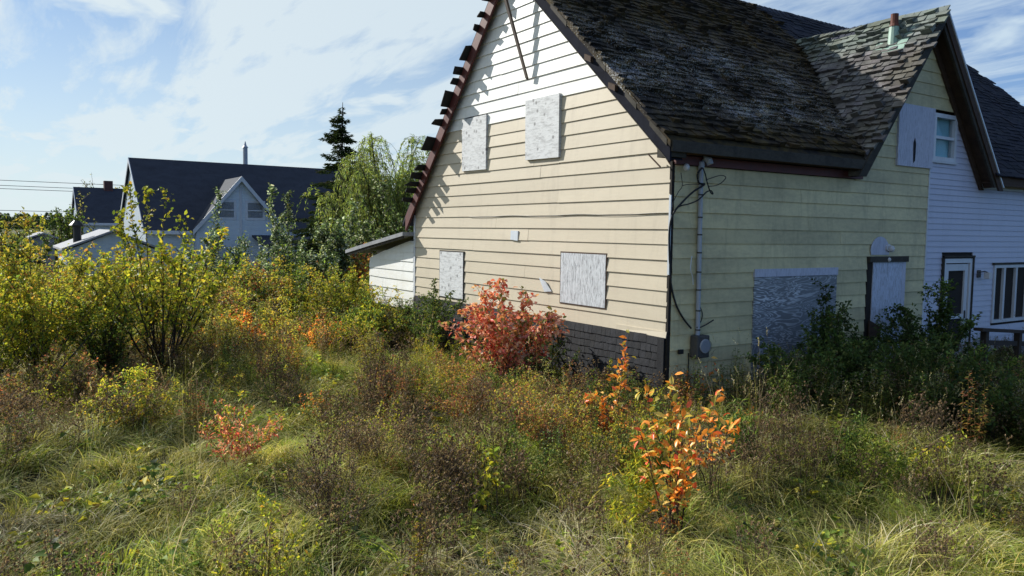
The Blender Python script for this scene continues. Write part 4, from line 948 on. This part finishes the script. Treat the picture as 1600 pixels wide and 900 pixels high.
P1 = []
for x, y, z, u, v, d in field(-260, 1900, 3.6, 15, 34):
    inpath = ell(u, v, GRASSPATH); 
    if v < 545 and NR.random() < .5: continue
    green = mnoise.noise(Vector((x*.5, y*.5, 33)))
    idx = NR.choice([3, 4]) if green > .30 and NR.random() < .8 else (NR.choice([5, 6]) if green < -.27 and NR.random() < .75 else NR.choice([0, 1, 2, 7, 3]))
    s = NR.uniform(.7, 1.15)*(.85 if inpath > 0 else 1.1)
    P1.append((x, y, z, NR.normal(0, .12), NR.normal(0, .12), flow(x, y)+NR.normal(0, .8), s, s*NR.uniform(.75, 1.15), idx))
scatter('grass', c_lodged, P1, 'long tangled grass, part green and part straw coloured, over the whole yard', 'grass')
P2 = []
for x, y, z, u, v, d in field(-200, 1850, 3.8, 18, 9):
    p = .06
    if u > 1120 and 640 < v < 770: p = .32
    elif u > 1120: p = .25
    elif u < 330 and v > 560: p = .14
    if ell(u, v, GRASSPATH) > .2: p *= .2
    if NR.random() < p: s = NR.uniform(.6, 1.1); P2.append((x, y, z, NR.normal(0, .1), NR.normal(0, .1), NR.uniform(0, 6.28), s, s, NR.integers(0, 4)))
scatter('seed_grass', c_tall, P2, 'tall dry grass stalks with seed heads along the edge of the shade', 'grass')
P3 = []
for x, y, z, u, v, d in field(-200, 1850, 3.8, 17, 13):
    p = .16+1.3*max(0, ell(u, v, KNAP))
    if ell(u, v, GRASSPATH) > .1: p *= .15
    if v < 560: p = .12
    if NR.random() < p: s = NR.uniform(.6, 1.2); P3.append((x, y, z, NR.normal(0, .08), NR.normal(0, .08), NR.uniform(0, 6.28), s, s, NR.integers(0, 4)))
scatter('dead_weeds', c_knap, P3, 'brown dried weed stalks with small dark seed heads standing among the grass', 'weeds')
P4 = []
for x, y, z, u, v, d in field(-200, 1900, 4.0, 15, 11):
    p = .13; ch = [0, 1, 2, 5, 4, 6, 2]; s = NR.uniform(.35, .7)
    if x > .15 and y > .42*x-.15: p = 1; ch = [0, 1, 1, 2, 6, 2]; s = NR.uniform(.75, 1.1)*(.65 if y > 3.8 else 1)      # weeds in the shade of the front wall
    elif u < 600 and v < 600: p = .8; ch = [0, 2, 3, 4, 5, 6, 7]; s = NR.uniform(.6, 1.0)
    elif u < 220 and v < 700: p = .35; ch = [2, 7, 5, 0]
    elif 600 < u < 1060 and v < 690: p = .45; ch = [2, 3, 5, 6, 7, 0]; s = NR.uniform(.35, .7)
    elif u > 860 and v > 720: p = .16
    if ell(u, v, GRASSPATH) > 0: p *= .10
    if u > 1130 and p < .5: p *= .5
    if NR.random() < p: P4.append((x, y, z, NR.normal(0, .07), NR.normal(0, .07), NR.uniform(0, 6.28), s, s*NR.uniform(.9, 1.1), NR.choice(ch)))
for x, y, z, u, v, d in field(-150, 760, 15, 30, 6.5):
    s = NR.uniform(.75, 1.35); P4.append((x, y, z, NR.normal(0, .07), NR.normal(0, .07), NR.uniform(0, 6.28), s*1.2, s, NR.choice([0, 2, 2, 3, 4, 5, 5, 0, 7])))
scatter('goldenrod', c_gold, P4, 'leafy goldenrod and other tall weeds covering the field and the shaded front yard', 'weeds')
P5 = []
for x, y, z, u, v, d in field(-200, 1850, 3.8, 14, 7):
    p = .5 if ell(u, v, GRASSPATH) > 0 else .35
    if NR.random() < p: s = NR.uniform(.6, 1.3); P5.append((x, y, z, 0, 0, NR.uniform(0, 6.28), s, s, NR.integers(0, 3)))
scatter('broad_leaved_herbs', c_herb, P5, 'light green broad leaved herbs low in the grass', 'herbs')
P6 = []
for x, y, z, u, v, d in field(-200, 1850, 4.5, 16, 5):
    e = ell(u, v, REDB); p = .24+.9*max(0, e); ch = [0, 0, 1, 6, 2, 3, 3, 4] if e > 0 else [3, 2, 6, 4, 0, 3, 5]; s = NR.uniform(.6, 1.0)
    if v < 590 and u < 600: p = .45; ch = [2, 3, 4, 6, 2, 0, 5, 3, 0, 5]; s = NR.uniform(.8, 1.4)
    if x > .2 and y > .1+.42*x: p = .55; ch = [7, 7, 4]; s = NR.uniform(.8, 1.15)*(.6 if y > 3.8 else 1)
    if 640 < u < 1040 and v < 655: p = max(p, .5)
    if u < 250 and v < 640: p = .3; ch = [3, 6, 0, 4]
    if ell(u, v, GRASSPATH) > 0: p *= .06
    if u > 1130 and not (x > .15 and y > .42*x): p *= .4; s *= .7
    if NR.random() < p: P6.append((x, y, z, 0, 0, NR.uniform(0, 6.28), s, s*NR.uniform(.85, 1.15), NR.choice(ch)))
for x, y, z, u, v, d in field(-150, 700, 16, 34, 1.6):
    s = NR.uniform(1.4, 2.6); P6.append((x, y, z, 0, 0, NR.uniform(0, 6.28), s, s*NR.uniform(.8, 1.1), NR.choice([0, 2, 2, 3, 3, 3, 4, 4, 6, 6, 4])))
for x, y, z, u, v, d in field(-150, 700, 34, 120, .10):
    s = NR.uniform(2.2, 4.6); P6.append((x, y, z, 0, 0, NR.uniform(0, 6.28), s, s*NR.uniform(.55, .85), NR.choice([2, 3, 4, 4, 6, 6, 7])))
scatter('low_brush', c_brush, P6, 'low tangled brush in autumn browns, reds and yellows filling the overgrown ground', 'brush')

# ---- distant woods
def far_tree(seed):
    rng = np.random.default_rng(seed); g = Geo(); n = 260; z = rng.uniform(.08, 1, n); rr = (1-z)**.75*rng.uniform(.3, 1, n)*.26+.01; a = rng.uniform(0, 6.28, n)
    p = np.stack([rr*np.cos(a), rr*np.sin(a), z], 1)
    g.leaves(p, np.stack([np.cos(a), np.sin(a), -.3+0*a], 1), rng.normal(0, .5, p.shape)+[0, 0, 1], .12, .08, tint(rng, 'dark', n))
    g.tubes(np.array([[[0, 0, -.1], [0, 0, .5], [0, 0, 1.]]]), np.array([[.02, .014, .003]]), np.array([[.06, .05, .04]]), 4); return g
c_far = proto_collection('far_tree', [(far_tree(s), 'needle') for s in range(4)])
P7 = []
for x, y, z, u, v, d in field(-500, 1500, 330, 420, .018):
    s = NR.uniform(4, 8.5); P7.append((x, y, z-.3, 0, 0, NR.uniform(0, 6), s*1.5, s, NR.integers(0, 4)))
scatter('distant_woods', c_far, P7, 'dark line of woods along the horizon', 'woods')

# ---- named shrubs, saplings and trees
def gp(u, v, h=None):
    p = ground_at(u, v); return (p[0], p[1], gz(p[0], p[1]))
def ap(u, D, dz=0):                     # ground point D metres ahead in the direction of photo column u
    p = at(u, 400, D); return (p[0], p[1], gz(p[0], p[1])+dz)
YT = 'yellow-green'
plant('young_tree', 'young tree with bare dark fanning stems and yellow-green top leaves, before the pale blue house', 'young tree', gp(256, 590), seed=5,
      h=2.95, r=1.4, ns=24, sr=.02, foot=.10, ntw=320, twl=.42, start=.30, nl=3200, L=.075, W=.05, pal='yg', curve=.15, top=.7, stemcol=(.045, .035, .03), full=True, upl=.7)
plant('bush', 'big yellow-green bush at the left edge with orange tinted top shoots', 'bush', gp(62, 612), seed=21, h=2.5, r=1.3, ns=26, sr=.016, ntw=520, twl=.42, start=.15, nl=9500, L=.055, W=.036, pal='yg', pal2='gold', curve=.2)
plant('bush', 'dark green bush just left of the bare-stemmed young tree', 'bush', gp(165, 596), seed=22, h=2.05, r=1.05, ns=20, sr=.015, ntw=380, twl=.4, start=.1, nl=7500, L=.052, W=.034, pal='green', pal2='yg', curve=.2)
plant('bush', 'yellowish bush cut by the left edge of the photo', 'bush', gp(-25, 620), seed=23, h=2.1, r=.95, ns=16, sr=.015, ntw=300, twl=.4, start=.1, nl=4200, L=.055, W=.036, pal='yg', curve=.2)
plant('shrub', 'low olive and brown shrub under the big left bush', 'shrub', gp(95, 655), seed=24, h=.95, r=.75, ns=16, sr=.007, ntw=200, twl=.25, start=.1, nl=2400, L=.04, W=.022, pal='olive', pal2='rust', stemcol=(.1, .07, .05))
plant('shrub', 'low dull yellow shrub in front of the bare-stemmed young tree', 'shrub', gp(205, 690), seed=25, h=.85, r=.72, ns=18, sr=.006, ntw=200, twl=.24, start=.2, nl=2000, L=.05, W=.02, pal='gold', pal2='yg')
plant('shrub', 'small bright yellow-green plant with red leaves at its foot', 'shrub', gp(372, 735), seed=26, h=.72, r=.42, ns=12, sr=.005, ntw=120, twl=.2, start=.15, nl=900, L=.055, W=.02, pal='red', pal2='yg', stemcol=(.25, .06, .05))
plant('shrub', 'small reddish seedling beside the bright yellow-green plant', 'shrub', gp(312, 668), seed=27, h=.35, r=.3, ns=8, sr=.004, ntw=50, twl=.14, start=.2, nl=300, L=.045, W=.02, pal='red')
# the red shrub against the gable
def leafy_sapling(name, label, cat, base, lim, seed, lmesh_scale=1.0, **kw):
    g, f, (lp, D, N, C) = grow(seed, **kw)
    e = empty(name, tuple(map(float, base)), label, cat)
    link(bpy.data.objects.new('stems', g.mesh('stems', M['stem'])), e)
    w_ = np.linalg.norm(lp+np.array(base)-CAM, axis=1); order = np.argsort(w_); L, W = kw['L'], kw['W']
    # a few shared leaf meshes in each tint, individually placed
    protos = []
    for i in range(10):
        q = Geo(); rng = np.random.default_rng(i+seed)
        q.leaves(np.zeros((1, 3)), np.array([[0, 1., 0]]), np.array([[0, 0, 1.]]), L*rng.uniform(.75, 1.25), W*rng.uniform(.8, 1.15), tint(rng, kw['pal'], 1), True, rng.uniform(.1, .35), rng.uniform(.05, .3))
        protos.append(q.mesh('leaf', M['glossleaf']))
    for k in order[:lim]:
        d = Vector(D[k]).normalized(); s_ = d.cross(Vector(N[k])).normalized(); n_ = s_.cross(d)
        mm = Matrix((s_, d, n_)).transposed().to_4x4(); mm.translation = Vector(lp[k])
        o = bpy.data.objects.new('leaf', protos[int(NR.integers(0, 10))]); COL.objects.link(o); o.parent = e; o.matrix_local = mm
    rest = order[lim:]
    if len(rest):
        q = Geo(); q.leaves(lp[rest], D[rest], N[rest], L*NR.uniform(.65, 1.2, len(rest)), W, C[rest], True)
        o = link(bpy.data.objects.new('foliage', q.mesh('foliage', M['glossleaf'])), e); o['kind'] = 'stuff'
    return e
leafy_sapling('red_shrub', 'rounded shrub with salmon red and crimson leaves against the boarded gable wall', 'shrub', (-2.38, -.95, gz(-2.38, -.95)), 290, 31,
      h=1.66, r=.85, ns=30, sr=.011, foot=.14, ntw=300, twl=.32, start=.25, nl=3000, L=.085, W=.05, pal='red', curve=.25, top=.8, stemcol=(.12, .06, .05))
leafy_sapling('orange_sapling', 'leftmost orange-leaved sapling standing before the dark shingled base of the gable', 'sapling', gp(950, 720), 250, 32,
      h=1.32, r=.2, ns=4, sr=.009, foot=.05, ntw=60, twl=.17, start=.25, nl=270, L=.072, W=.038, pal='orange', curve=.1, stemcol=(.07, .04, .035), wob=.08)
leafy_sapling('orange_sapling', 'tallest bright orange sapling in the middle foreground, left of the cream wall corner foot', 'sapling', gp(1048, 850), 290, 33,
      h=1.32, r=.36, ns=6, sr=.010, foot=.05, ntw=80, twl=.19, start=.08, nl=400, L=.074, W=.04, pal='orange', curve=.1, stemcol=(.07, .04, .035), wob=.08)
leafy_sapling('orange_sapling', 'right-hand orange sapling with a bare lower stem, before the meter wall', 'sapling', gp(1112, 778), 120, 34,
      h=.95, r=.22, ns=4, sr=.009, foot=.03, ntw=34, twl=.17, start=.45, nl=130, L=.08, W=.042, pal='orange', curve=.1, stemcol=(.06, .04, .035), wob=.08)
plant('shrub', 'green and yellow leafy undergrowth shrub between the orange saplings', 'shrub', gp(1010, 760), seed=35, h=.75, r=.5, ns=14, sr=.005, ntw=140, twl=.22, start=.1, nl=1300, L=.055, W=.018, pal='yg', pal2='green')
plant('vine_shrub', 'dark green climbing shrub between the red shrub and the lean-to', 'shrub', (-5.4, -.75, gz(-5.4, -.75)), seed=36, h=1.5, r=.85, ns=18, sr=.01, ntw=300, twl=.35, start=.1, nl=3600, L=.05, W=.034, pal='green', pal2='dark', curve=.2)
plant('vine_shrub', 'light green bramble with arching shoots in front of the lean-to', 'shrub', (-8.1, -1.3, gz(-8.1, -1.3)), seed=37, h=1.5, r=1.0, ns=20, sr=.009, ntw=300, twl=.4, start=.1, nl=3200, L=.06, W=.04, pal='yg', curve=.35)
plant('vine_shrub', 'yellow-green bramble left of the dark green climbing shrub', 'shrub', (-6.5, -1.4, gz(-6.5, -1.4)), seed=38, h=1.2, r=.9, ns=18, sr=.009, ntw=260, twl=.35, start=.1, nl=2800, L=.055, W=.036, pal='yg', pal2='green', curve=.35)
plant('shrub', 'deep green shrub right of the red shrub, in front of the dark base', 'shrub', (-1.95, -.55, gz(-1.95, -.55)), seed=39, h=.95, r=.45, ns=12, sr=.008, ntw=140, twl=.28, start=.1, nl=1500, L=.045, W=.03, pal='dark')
plant('rose_shrub', 'rusty red and olive thicket in the middle of the yard', 'shrub', gp(850, 712), seed=40, h=.85, r=.8, ns=24, sr=.006, ntw=260, twl=.26, start=.1, nl=2600, L=.036, W=.02, pal='rust', pal2='gold', stemcol=(.16, .06, .05))
plant('rose_shrub', 'crimson stemmed thicket left of the rusty red one', 'shrub', gp(735, 668), seed=41, h=.7, r=.65, ns=20, sr=.006, ntw=200, twl=.24, start=.1, nl=1700, L=.036, W=.02, pal='rust', stemcol=(.2, .06, .05))
plant('rose_shrub', 'orange tipped thicket at the foot of the red shrub', 'shrub', gp(705, 640), seed=42, h=.8, r=.6, ns=18, sr=.006, ntw=200, twl=.24, start=.1, nl=1700, L=.038, W=.02, pal='gold', pal2='rust', stemcol=(.16, .08, .05))
plant('dead_weed_clump', 'dark brown clump of dead spires left of the red shrub', 'weeds', gp(592, 655), seed=43, h=1.15, r=.4, ns=34, sr=.006, ntw=120, twl=.14, start=.3, nl=500, L=.03, W=.012, pal='brown', curve=.0, top=.6, stemcol=(.12, .07, .05))
plant('dead_weed_clump', 'round grey-brown clump of dead weeds beside the grassy path', 'weeds', gp(445, 652), seed=44, h=.68, r=.42, ns=40, sr=.004, ntw=220, twl=.14, start=.3, nl=800, L=.022, W=.01, pal='brown', curve=.2, top=.6, stemcol=(.10, .075, .06))
plant('dead_weed_clump', 'broad brown stand of dead knapweed in the lower middle', 'weeds', gp(520, 830), seed=45, h=.8, r=.6, ns=50, sr=.004, ntw=320, twl=.16, start=.35, nl=1100, L=.02, W=.012, pal='brown', curve=.2, top=.55, stemcol=(.09, .065, .05))
plant('dead_weed_clump', 'brown stand of dead weeds in the centre, right of the grassy path', 'weeds', gp(600, 742), seed=46, h=.7, r=.5, ns=40, sr=.004, ntw=260, twl=.15, start=.35, nl=900, L=.02, W=.012, pal='brown', curve=.2, top=.55, stemcol=(.10, .07, .05))
plant('sapling', 'thin yellow sapling with few leaves in the lower middle', 'sapling', gp(765, 830), seed=47, h=.72, r=.22, ns=3, sr=.005, ntw=20, twl=.18, start=.35, nl=80, L=.06, W=.04, pal='yg', full=True)
plant('goldenrod', 'bright green goldenrod clump right of the orange saplings', 'weeds', gp(1155, 735), seed=48, h=.7, r=.25, ns=9, sr=.005, ntw=60, twl=.12, start=.15, nl=900, L=.07, W=.014, pal='green', curve=.1, stemcol=(.14, .14, .05))
plant('goldenrod', 'sunlit green goldenrod clump at the edge of the shade', 'weeds', gp(1335, 765), seed=49, h=.72, r=.28, ns=9, sr=.005, ntw=60, twl=.12, start=.2, nl=900, L=.07, W=.014, pal='green', curve=.1, stemcol=(.14, .14, .05))
plant('goldenrod', 'second sunlit goldenrod clump, just right of the first', 'weeds', gp(1375, 775), seed=50, h=.66, r=.22, ns=7, sr=.005, ntw=50, twl=.12, start=.2, nl=700, L=.07, W=.014, pal='greengrass', curve=.1, stemcol=(.14, .14, .05))
plant('goldenrod', 'yellow-green goldenrod in front of the tallest orange sapling', 'weeds', gp(988, 835), seed=51, h=.62, r=.25, ns=8, sr=.005, ntw=50, twl=.12, start=.2, nl=700, L=.07, W=.014, pal='yg', curve=.1, stemcol=(.14, .14, .05))
plant('arching_shoot', 'single arching shoot with small yellow leaves in front of the dark bushes', 'shoot', gp(1392, 752), seed=52, h=.45, r=.7, ns=2, sr=.007, ntw=36, twl=.1, start=.3, nl=160, L=.045, W=.028, pal='yg', curve=.8, lean=(1.0, 1.3))
# dark bushes in the shade of the front wall
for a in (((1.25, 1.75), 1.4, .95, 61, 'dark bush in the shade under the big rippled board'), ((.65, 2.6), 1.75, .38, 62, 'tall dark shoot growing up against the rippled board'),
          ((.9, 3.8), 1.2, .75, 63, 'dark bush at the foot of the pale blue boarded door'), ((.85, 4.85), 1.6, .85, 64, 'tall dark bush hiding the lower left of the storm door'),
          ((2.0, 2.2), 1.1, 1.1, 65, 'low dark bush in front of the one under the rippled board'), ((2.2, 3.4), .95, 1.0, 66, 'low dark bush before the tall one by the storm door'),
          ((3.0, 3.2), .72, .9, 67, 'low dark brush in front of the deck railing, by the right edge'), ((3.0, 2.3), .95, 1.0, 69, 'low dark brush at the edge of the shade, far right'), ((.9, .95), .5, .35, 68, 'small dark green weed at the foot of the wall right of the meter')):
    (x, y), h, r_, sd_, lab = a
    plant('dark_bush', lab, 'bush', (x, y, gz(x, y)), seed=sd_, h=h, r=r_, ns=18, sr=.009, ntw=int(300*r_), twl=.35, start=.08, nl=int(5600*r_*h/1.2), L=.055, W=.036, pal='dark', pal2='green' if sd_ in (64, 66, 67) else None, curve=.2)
plant('dead_twigs', 'bare twigs with a few withered leaves under the electric meter', 'twigs', (.35, .42, gz(.35, .42)), seed=70, h=.85, r=.35, ns=6, sr=.006, ntw=14, twl=.2, start=.5, nl=16, L=.08, W=.045, pal='orange', curve=.3)
# beyond the yard
plant('orange_bush', 'orange leaved bush squeezed between the lean-to and the silver-green poplar', 'bush', ap(566, 20.3), seed=71, h=2.0, r=.42, ns=10, sr=.012, ntw=160, twl=.3, start=.1, nl=1500, L=.085, W=.06, pal='orange', pal2='rust')
pop = [(345, 300, 24, .55), (437, 296, 23, .5), (466, 306, 22, .55), (402, 372, 22, .7), (327, 366, 22, .8), (372, 378, 24, .9), (424, 384, 21, .8), (500, 372, 20, .9)]
labs = ['silver-green poplar sapling left of the small cross gable windows', 'tallest thin poplar sapling right of the pale house cross gable', 'thin poplar sapling next to the spruce', 'low silvery poplar below the cross gable windows',
        'silvery poplar just right of the bare-stemmed young tree', 'silver leaved poplar in front of the porch wall', 'silver leaved poplar in front of the porch roof', 'silver-green poplar below the spruce']
for (u, vt, D, r_), lab in zip(pop, labs):
    b = ap(u, D); top_ = at(u, vt, D)[2]; h = top_-b[2]
    plant('poplar_sapling', lab, 'sapling', b, 'poplar saplings between the yard and the pale blue house', seed=80+u, h=h, r=r_, ns=5 if r_ < .6 else 10, sr=.022, foot=.14, ntw=200, twl=.42, start=.25, nl=2400, L=.085, W=.066, pal='silver', curve=.1, top=.6, stemcol=(.12, .11, .08))
plant('poplar_bush', 'large silver-green poplar thicket left of the lean-to', 'bush', ap(535, 21), seed=91, h=3.25, r=1.15, ns=18, sr=.025, ntw=420, twl=.5, start=.1, nl=8500, L=.09, W=.065, pal='silver', pal2=None, curve=.1, stemcol=(.1, .09, .07))
plant('poplar_bush', 'dark green poplar thicket behind the lean-to roof', 'bush', ap(612, 23), seed=92, h=3.9, r=1.5, ns=16, sr=.03, ntw=420, twl=.6, start=.15, nl=5200, L=.10, W=.07, pal='dark', pal2='silver', curve=.1)
mids = [(300, 16.5, 1.25, .9, 'gold', 'golden yellow shrub just right of the bare-stemmed young tree stems'), (385, 18.2, 1.55, 1.0, 'rust', 'taller rusty shrub left of the poplar thicket'), (455, 17.3, 1.35, .9, 'gold', 'golden shrub at the left foot of the poplar thicket'), (525, 17.2, 1.5, .9, 'olive', 'olive shrub at the right foot of the poplar thicket'), (495, 15.3, .8, .6, 'rust', 'small rust coloured shrub at the top of the grassy path'),
        (420, 18, 1.3, 1.1, 'rust', 'rusty brown shrub in the middle distance below the porch'), (330, 19, 1.4, 1.1, 'gold', 'golden shrub right of the bare-stemmed young tree'), (500, 16.5, .9, .8, 'olive', 'olive shrub at the far end of the grassy path'),
        (395, 15.5, .7, .9, 'orange', 'low orange-yellow shrub behind the grassy path'), (345, 15, .8, .6, 'gold', 'low golden shrub at the foot of the young tree'), (560, 15.5, .95, .7, 'yg', 'yellow shrub in front of the lean-to corner'),
        (465, 19, 1.4, .8, 'green', 'green shrub left of the poplar thicket'), (220, 21, 2.0, 1.0, 'gold', 'golden shrub behind the bare-stemmed young tree'), (110, 20, 1.9, 1.2, 'yg', 'yellow shrub behind the big left bush'), (35, 22, 1.6, 1.3, 'green', 'green shrub behind the left edge bush'),
        (300, 24, 1.6, 1.0, 'silver', 'silvery shrub below the pale house wall'), (180, 26, 1.7, 1.2, 'silver', 'silvery shrub in front of the pale blue shed'), (275, 17, 1.1, .8, 'olive', 'olive weedy shrub right behind the young tree')]
for u, D, h, r_, p, lab in mids:
    plant('shrub', lab, 'shrub', ap(u, D), seed=200+u, h=h, r=r_, ns=16, sr=.012, ntw=220, twl=.36, start=.08, nl=2200, L=.07 if p != 'silver' else .085, W=.04 if p != 'silver' else .065, pal=p, curve=.2)
fars = [(15, 316, 31, 1.25, 'dark', 'dark leafy tree at the left edge beyond the field'), (128, 300, 46, 1.2, 'olive', 'thin-crowned olive tree left of the small distant house'), (100, 326, 42, 1.5, 'green', 'green tree beyond the sheds'), (75, 335, 48, 2.0, 'yg', 'yellow-green tree near the horizon'),
        (-30, 330, 36, 2.2, 'green', 'green tree cut by the left edge of the photo'), (50, 345, 40, 1.6, 'olive', 'olive bush beyond the grey outbuilding')]
for u, vt, D, r_, p, lab in fars:
    b = ap(u, D); h = at(u, vt, D)[2]-b[2]; g, f, _ = grow(300+abs(u), h=h, r=r_, ns=12, sr=.06, foot=.1, ntw=260, twl=.9, start=.15, nl=2600 if u != 128 else 700, L=.16, W=.11, pal=p, curve=.1)
    e = empty('leafy_tree', b, lab, 'tree'); link(bpy.data.objects.new('trunk', g.mesh('trunk', M['stem'])), e); o = link(bpy.data.objects.new('crown', f.mesh('crown', M['leaf'])), e); o['kind'] = 'stuff'
b = ap(158, 78); g, f, _ = grow(401, h=at(158, 270, 78)[2]-b[2], r=2.6, ns=16, sr=.09, ntw=220, twl=1.4, start=.4, nl=900, L=.22, W=.12, pal='olive', curve=.1)
e = empty('sparse_tree', b, 'sparse tree behind the small distant house, split by its chimney', 'tree'); link(bpy.data.objects.new('trunk', g.mesh('trunk', M['stem'])), e); link(bpy.data.objects.new('crown', f.mesh('crown', M['leaf'])), e)

# weeping willow
def willow():
    rng = np.random.default_rng(77); b = ap(617, 27); h = at(600, 186, 27)[2]-b[2]; R0 = 3.3
    n = 20; K = 8; t = np.linspace(0, 1, K)[None, :, None]; az = rng.uniform(0, 6.28, n); rr = R0*rng.uniform(.25, .95, n); hh = h*(1-.25*(rr/R0)**2)*rng.uniform(.72, .97, n)
    dx = np.stack([np.cos(az), np.sin(az), 0*az], 1)[:, None]
    P = dx*rr[:, None, None]*t**1.3+np.array([0, 0, 1.])*hh[:, None, None]*t**.9+np.cumsum(rng.normal(0, .06, (n, K, 3)), 1); P[:, 0] = [0, 0, -.1]
    g = Geo(); g.tubes(P, .11*(1-.9*np.linspace(0, 1, K)[None])*rng.uniform(.6, 1, (n, 1)), np.array([[.06, .05, .04]])*np.ones((n, 1)), 6)
    ns = 1500; si = rng.integers(0, n, ns); p, d = lerp_path(P, si, .45+.55*rng.random(ns)); a = rng.uniform(0, 6.28, ns); o_ = np.stack([np.cos(a), np.sin(a), 0*a], 1)
    ln = rng.uniform(.7, 2.3, (ns, 1, 1)); tt = np.linspace(0, 1, 7)[None, :, None]; up = rng.uniform(.05, .4, (ns, 1, 1))
    S = p[:, None]+o_[:, None]*ln*(.55*tt**.6)+np.array([0, 0, 1.])*(up*np.sin(tt*2.2)-ln*.95*tt**2)+np.array([.12, .1, 0])*tt
    S[..., 2] = np.maximum(S[..., 2], .25)
    g.tubes(S, np.full((ns, 7), .006), np.array([[.12, .12, .05]])*np.ones((ns, 1)), 3)
    nl = 52000; i = rng.integers(0, ns, nl); q, dd = lerp_path(S, i, rng.random(nl)); f = Geo()
    f.leaves(q+rng.normal(0, .03, q.shape), dd*.8+rng.normal(0, .5, q.shape)+[0, 0, -.5], rng.normal(0, 1, q.shape), rng.uniform(.09, .16, nl), .028, tint(rng, 'willow', nl))
    e = empty('willow_tree', b, 'tall light green willow with drooping leafy strands behind the lean-to', 'tree')
    link(bpy.data.objects.new('trunk', g.mesh('trunk', M['stem'])), e); o = link(bpy.data.objects.new('crown', f.mesh('crown', M['leaf'])), e); o['kind'] = 'stuff'
willow()
def spruce():
    rng = np.random.default_rng(78); b = ap(533, 36); h = at(538, 163, 36)[2]-b[2]
    g = Geo(); f = Geo(); g.tubes(np.array([[[0, 0, -.1], [.05, 0, h*.5], [.1, .05, h]]]), np.array([[.16, .09, .012]]), np.array([[.05, .04, .035]]), 7)
    B = []; 
    z = .8
    while z < h-.15:
        R_ = max(.14, (h-z)*.44*rng.uniform(.75, 1.15)); nb = rng.integers(6, 9)
        for k in range(nb):
            a = rng.uniform(0, 6.28); r_ = R_*rng.uniform(.55, 1.15); z_ = z+rng.uniform(-.2, .2); B.append([[.08*z/h, .04, z_], [math.cos(a)*r_*.5, math.sin(a)*r_*.5, z_-.12*r_], [math.cos(a)*r_, math.sin(a)*r_, z_-.16*r_+.05]])
        z += rng.uniform(.16, .34)
    B = np.array(B); g.tubes(B, np.array([[.025, .015, .006]])*np.ones((len(B), 1)), np.array([[.05, .04, .03]])*np.ones((len(B), 1)), 3)
    ln = np.linalg.norm(B[:, 2]-B[:, 0], axis=1); nl = 36000; i = rng.choice(len(B), nl, p=ln/ln.sum()); t = rng.random(nl)**.8; q, d = lerp_path(B, i, t)
    side = unit(np.cross(d, [0, 0, 1.])); w_ = rng.normal(0, .16, (nl, 1))*(1.1-t[:, None])*np.minimum(ln[i], 1.6)[:, None]
    q = q+side*w_+[0, 0, 1]*(-np.abs(w_)*.35-rng.uniform(0, .10, (nl, 1)))
    f.leaves(q, d+side*np.sign(w_)*.8+rng.normal(0, .3, q.shape), rng.normal(0, .5, q.shape)+[0, 0, 1], .19, .05, tint(rng, 'dark', nl)*.7)
    e = empty('spruce_tree', b, 'dark pointed spruce rising behind the pale house roof and the willow', 'tree')
    link(bpy.data.objects.new('trunk', g.mesh('trunk', M['stem'])), e); o = link(bpy.data.objects.new('crown', f.mesh('crown', M['needle'])), e); o['kind'] = 'stuff'
spruce()
# stone near the bramble
p = ap(590, 15.2); mb = MB(); mb.ball((p[0], p[1], p[2]+.25), .2, 1.1, 5)
o = mb.mesh('stone', M['stone'], p); oo = link(bpy.data.objects.new('stone', o), None, p); oo['label'] = 'grey stone showing through the bramble before the lean-to'; oo['category'] = 'stone'
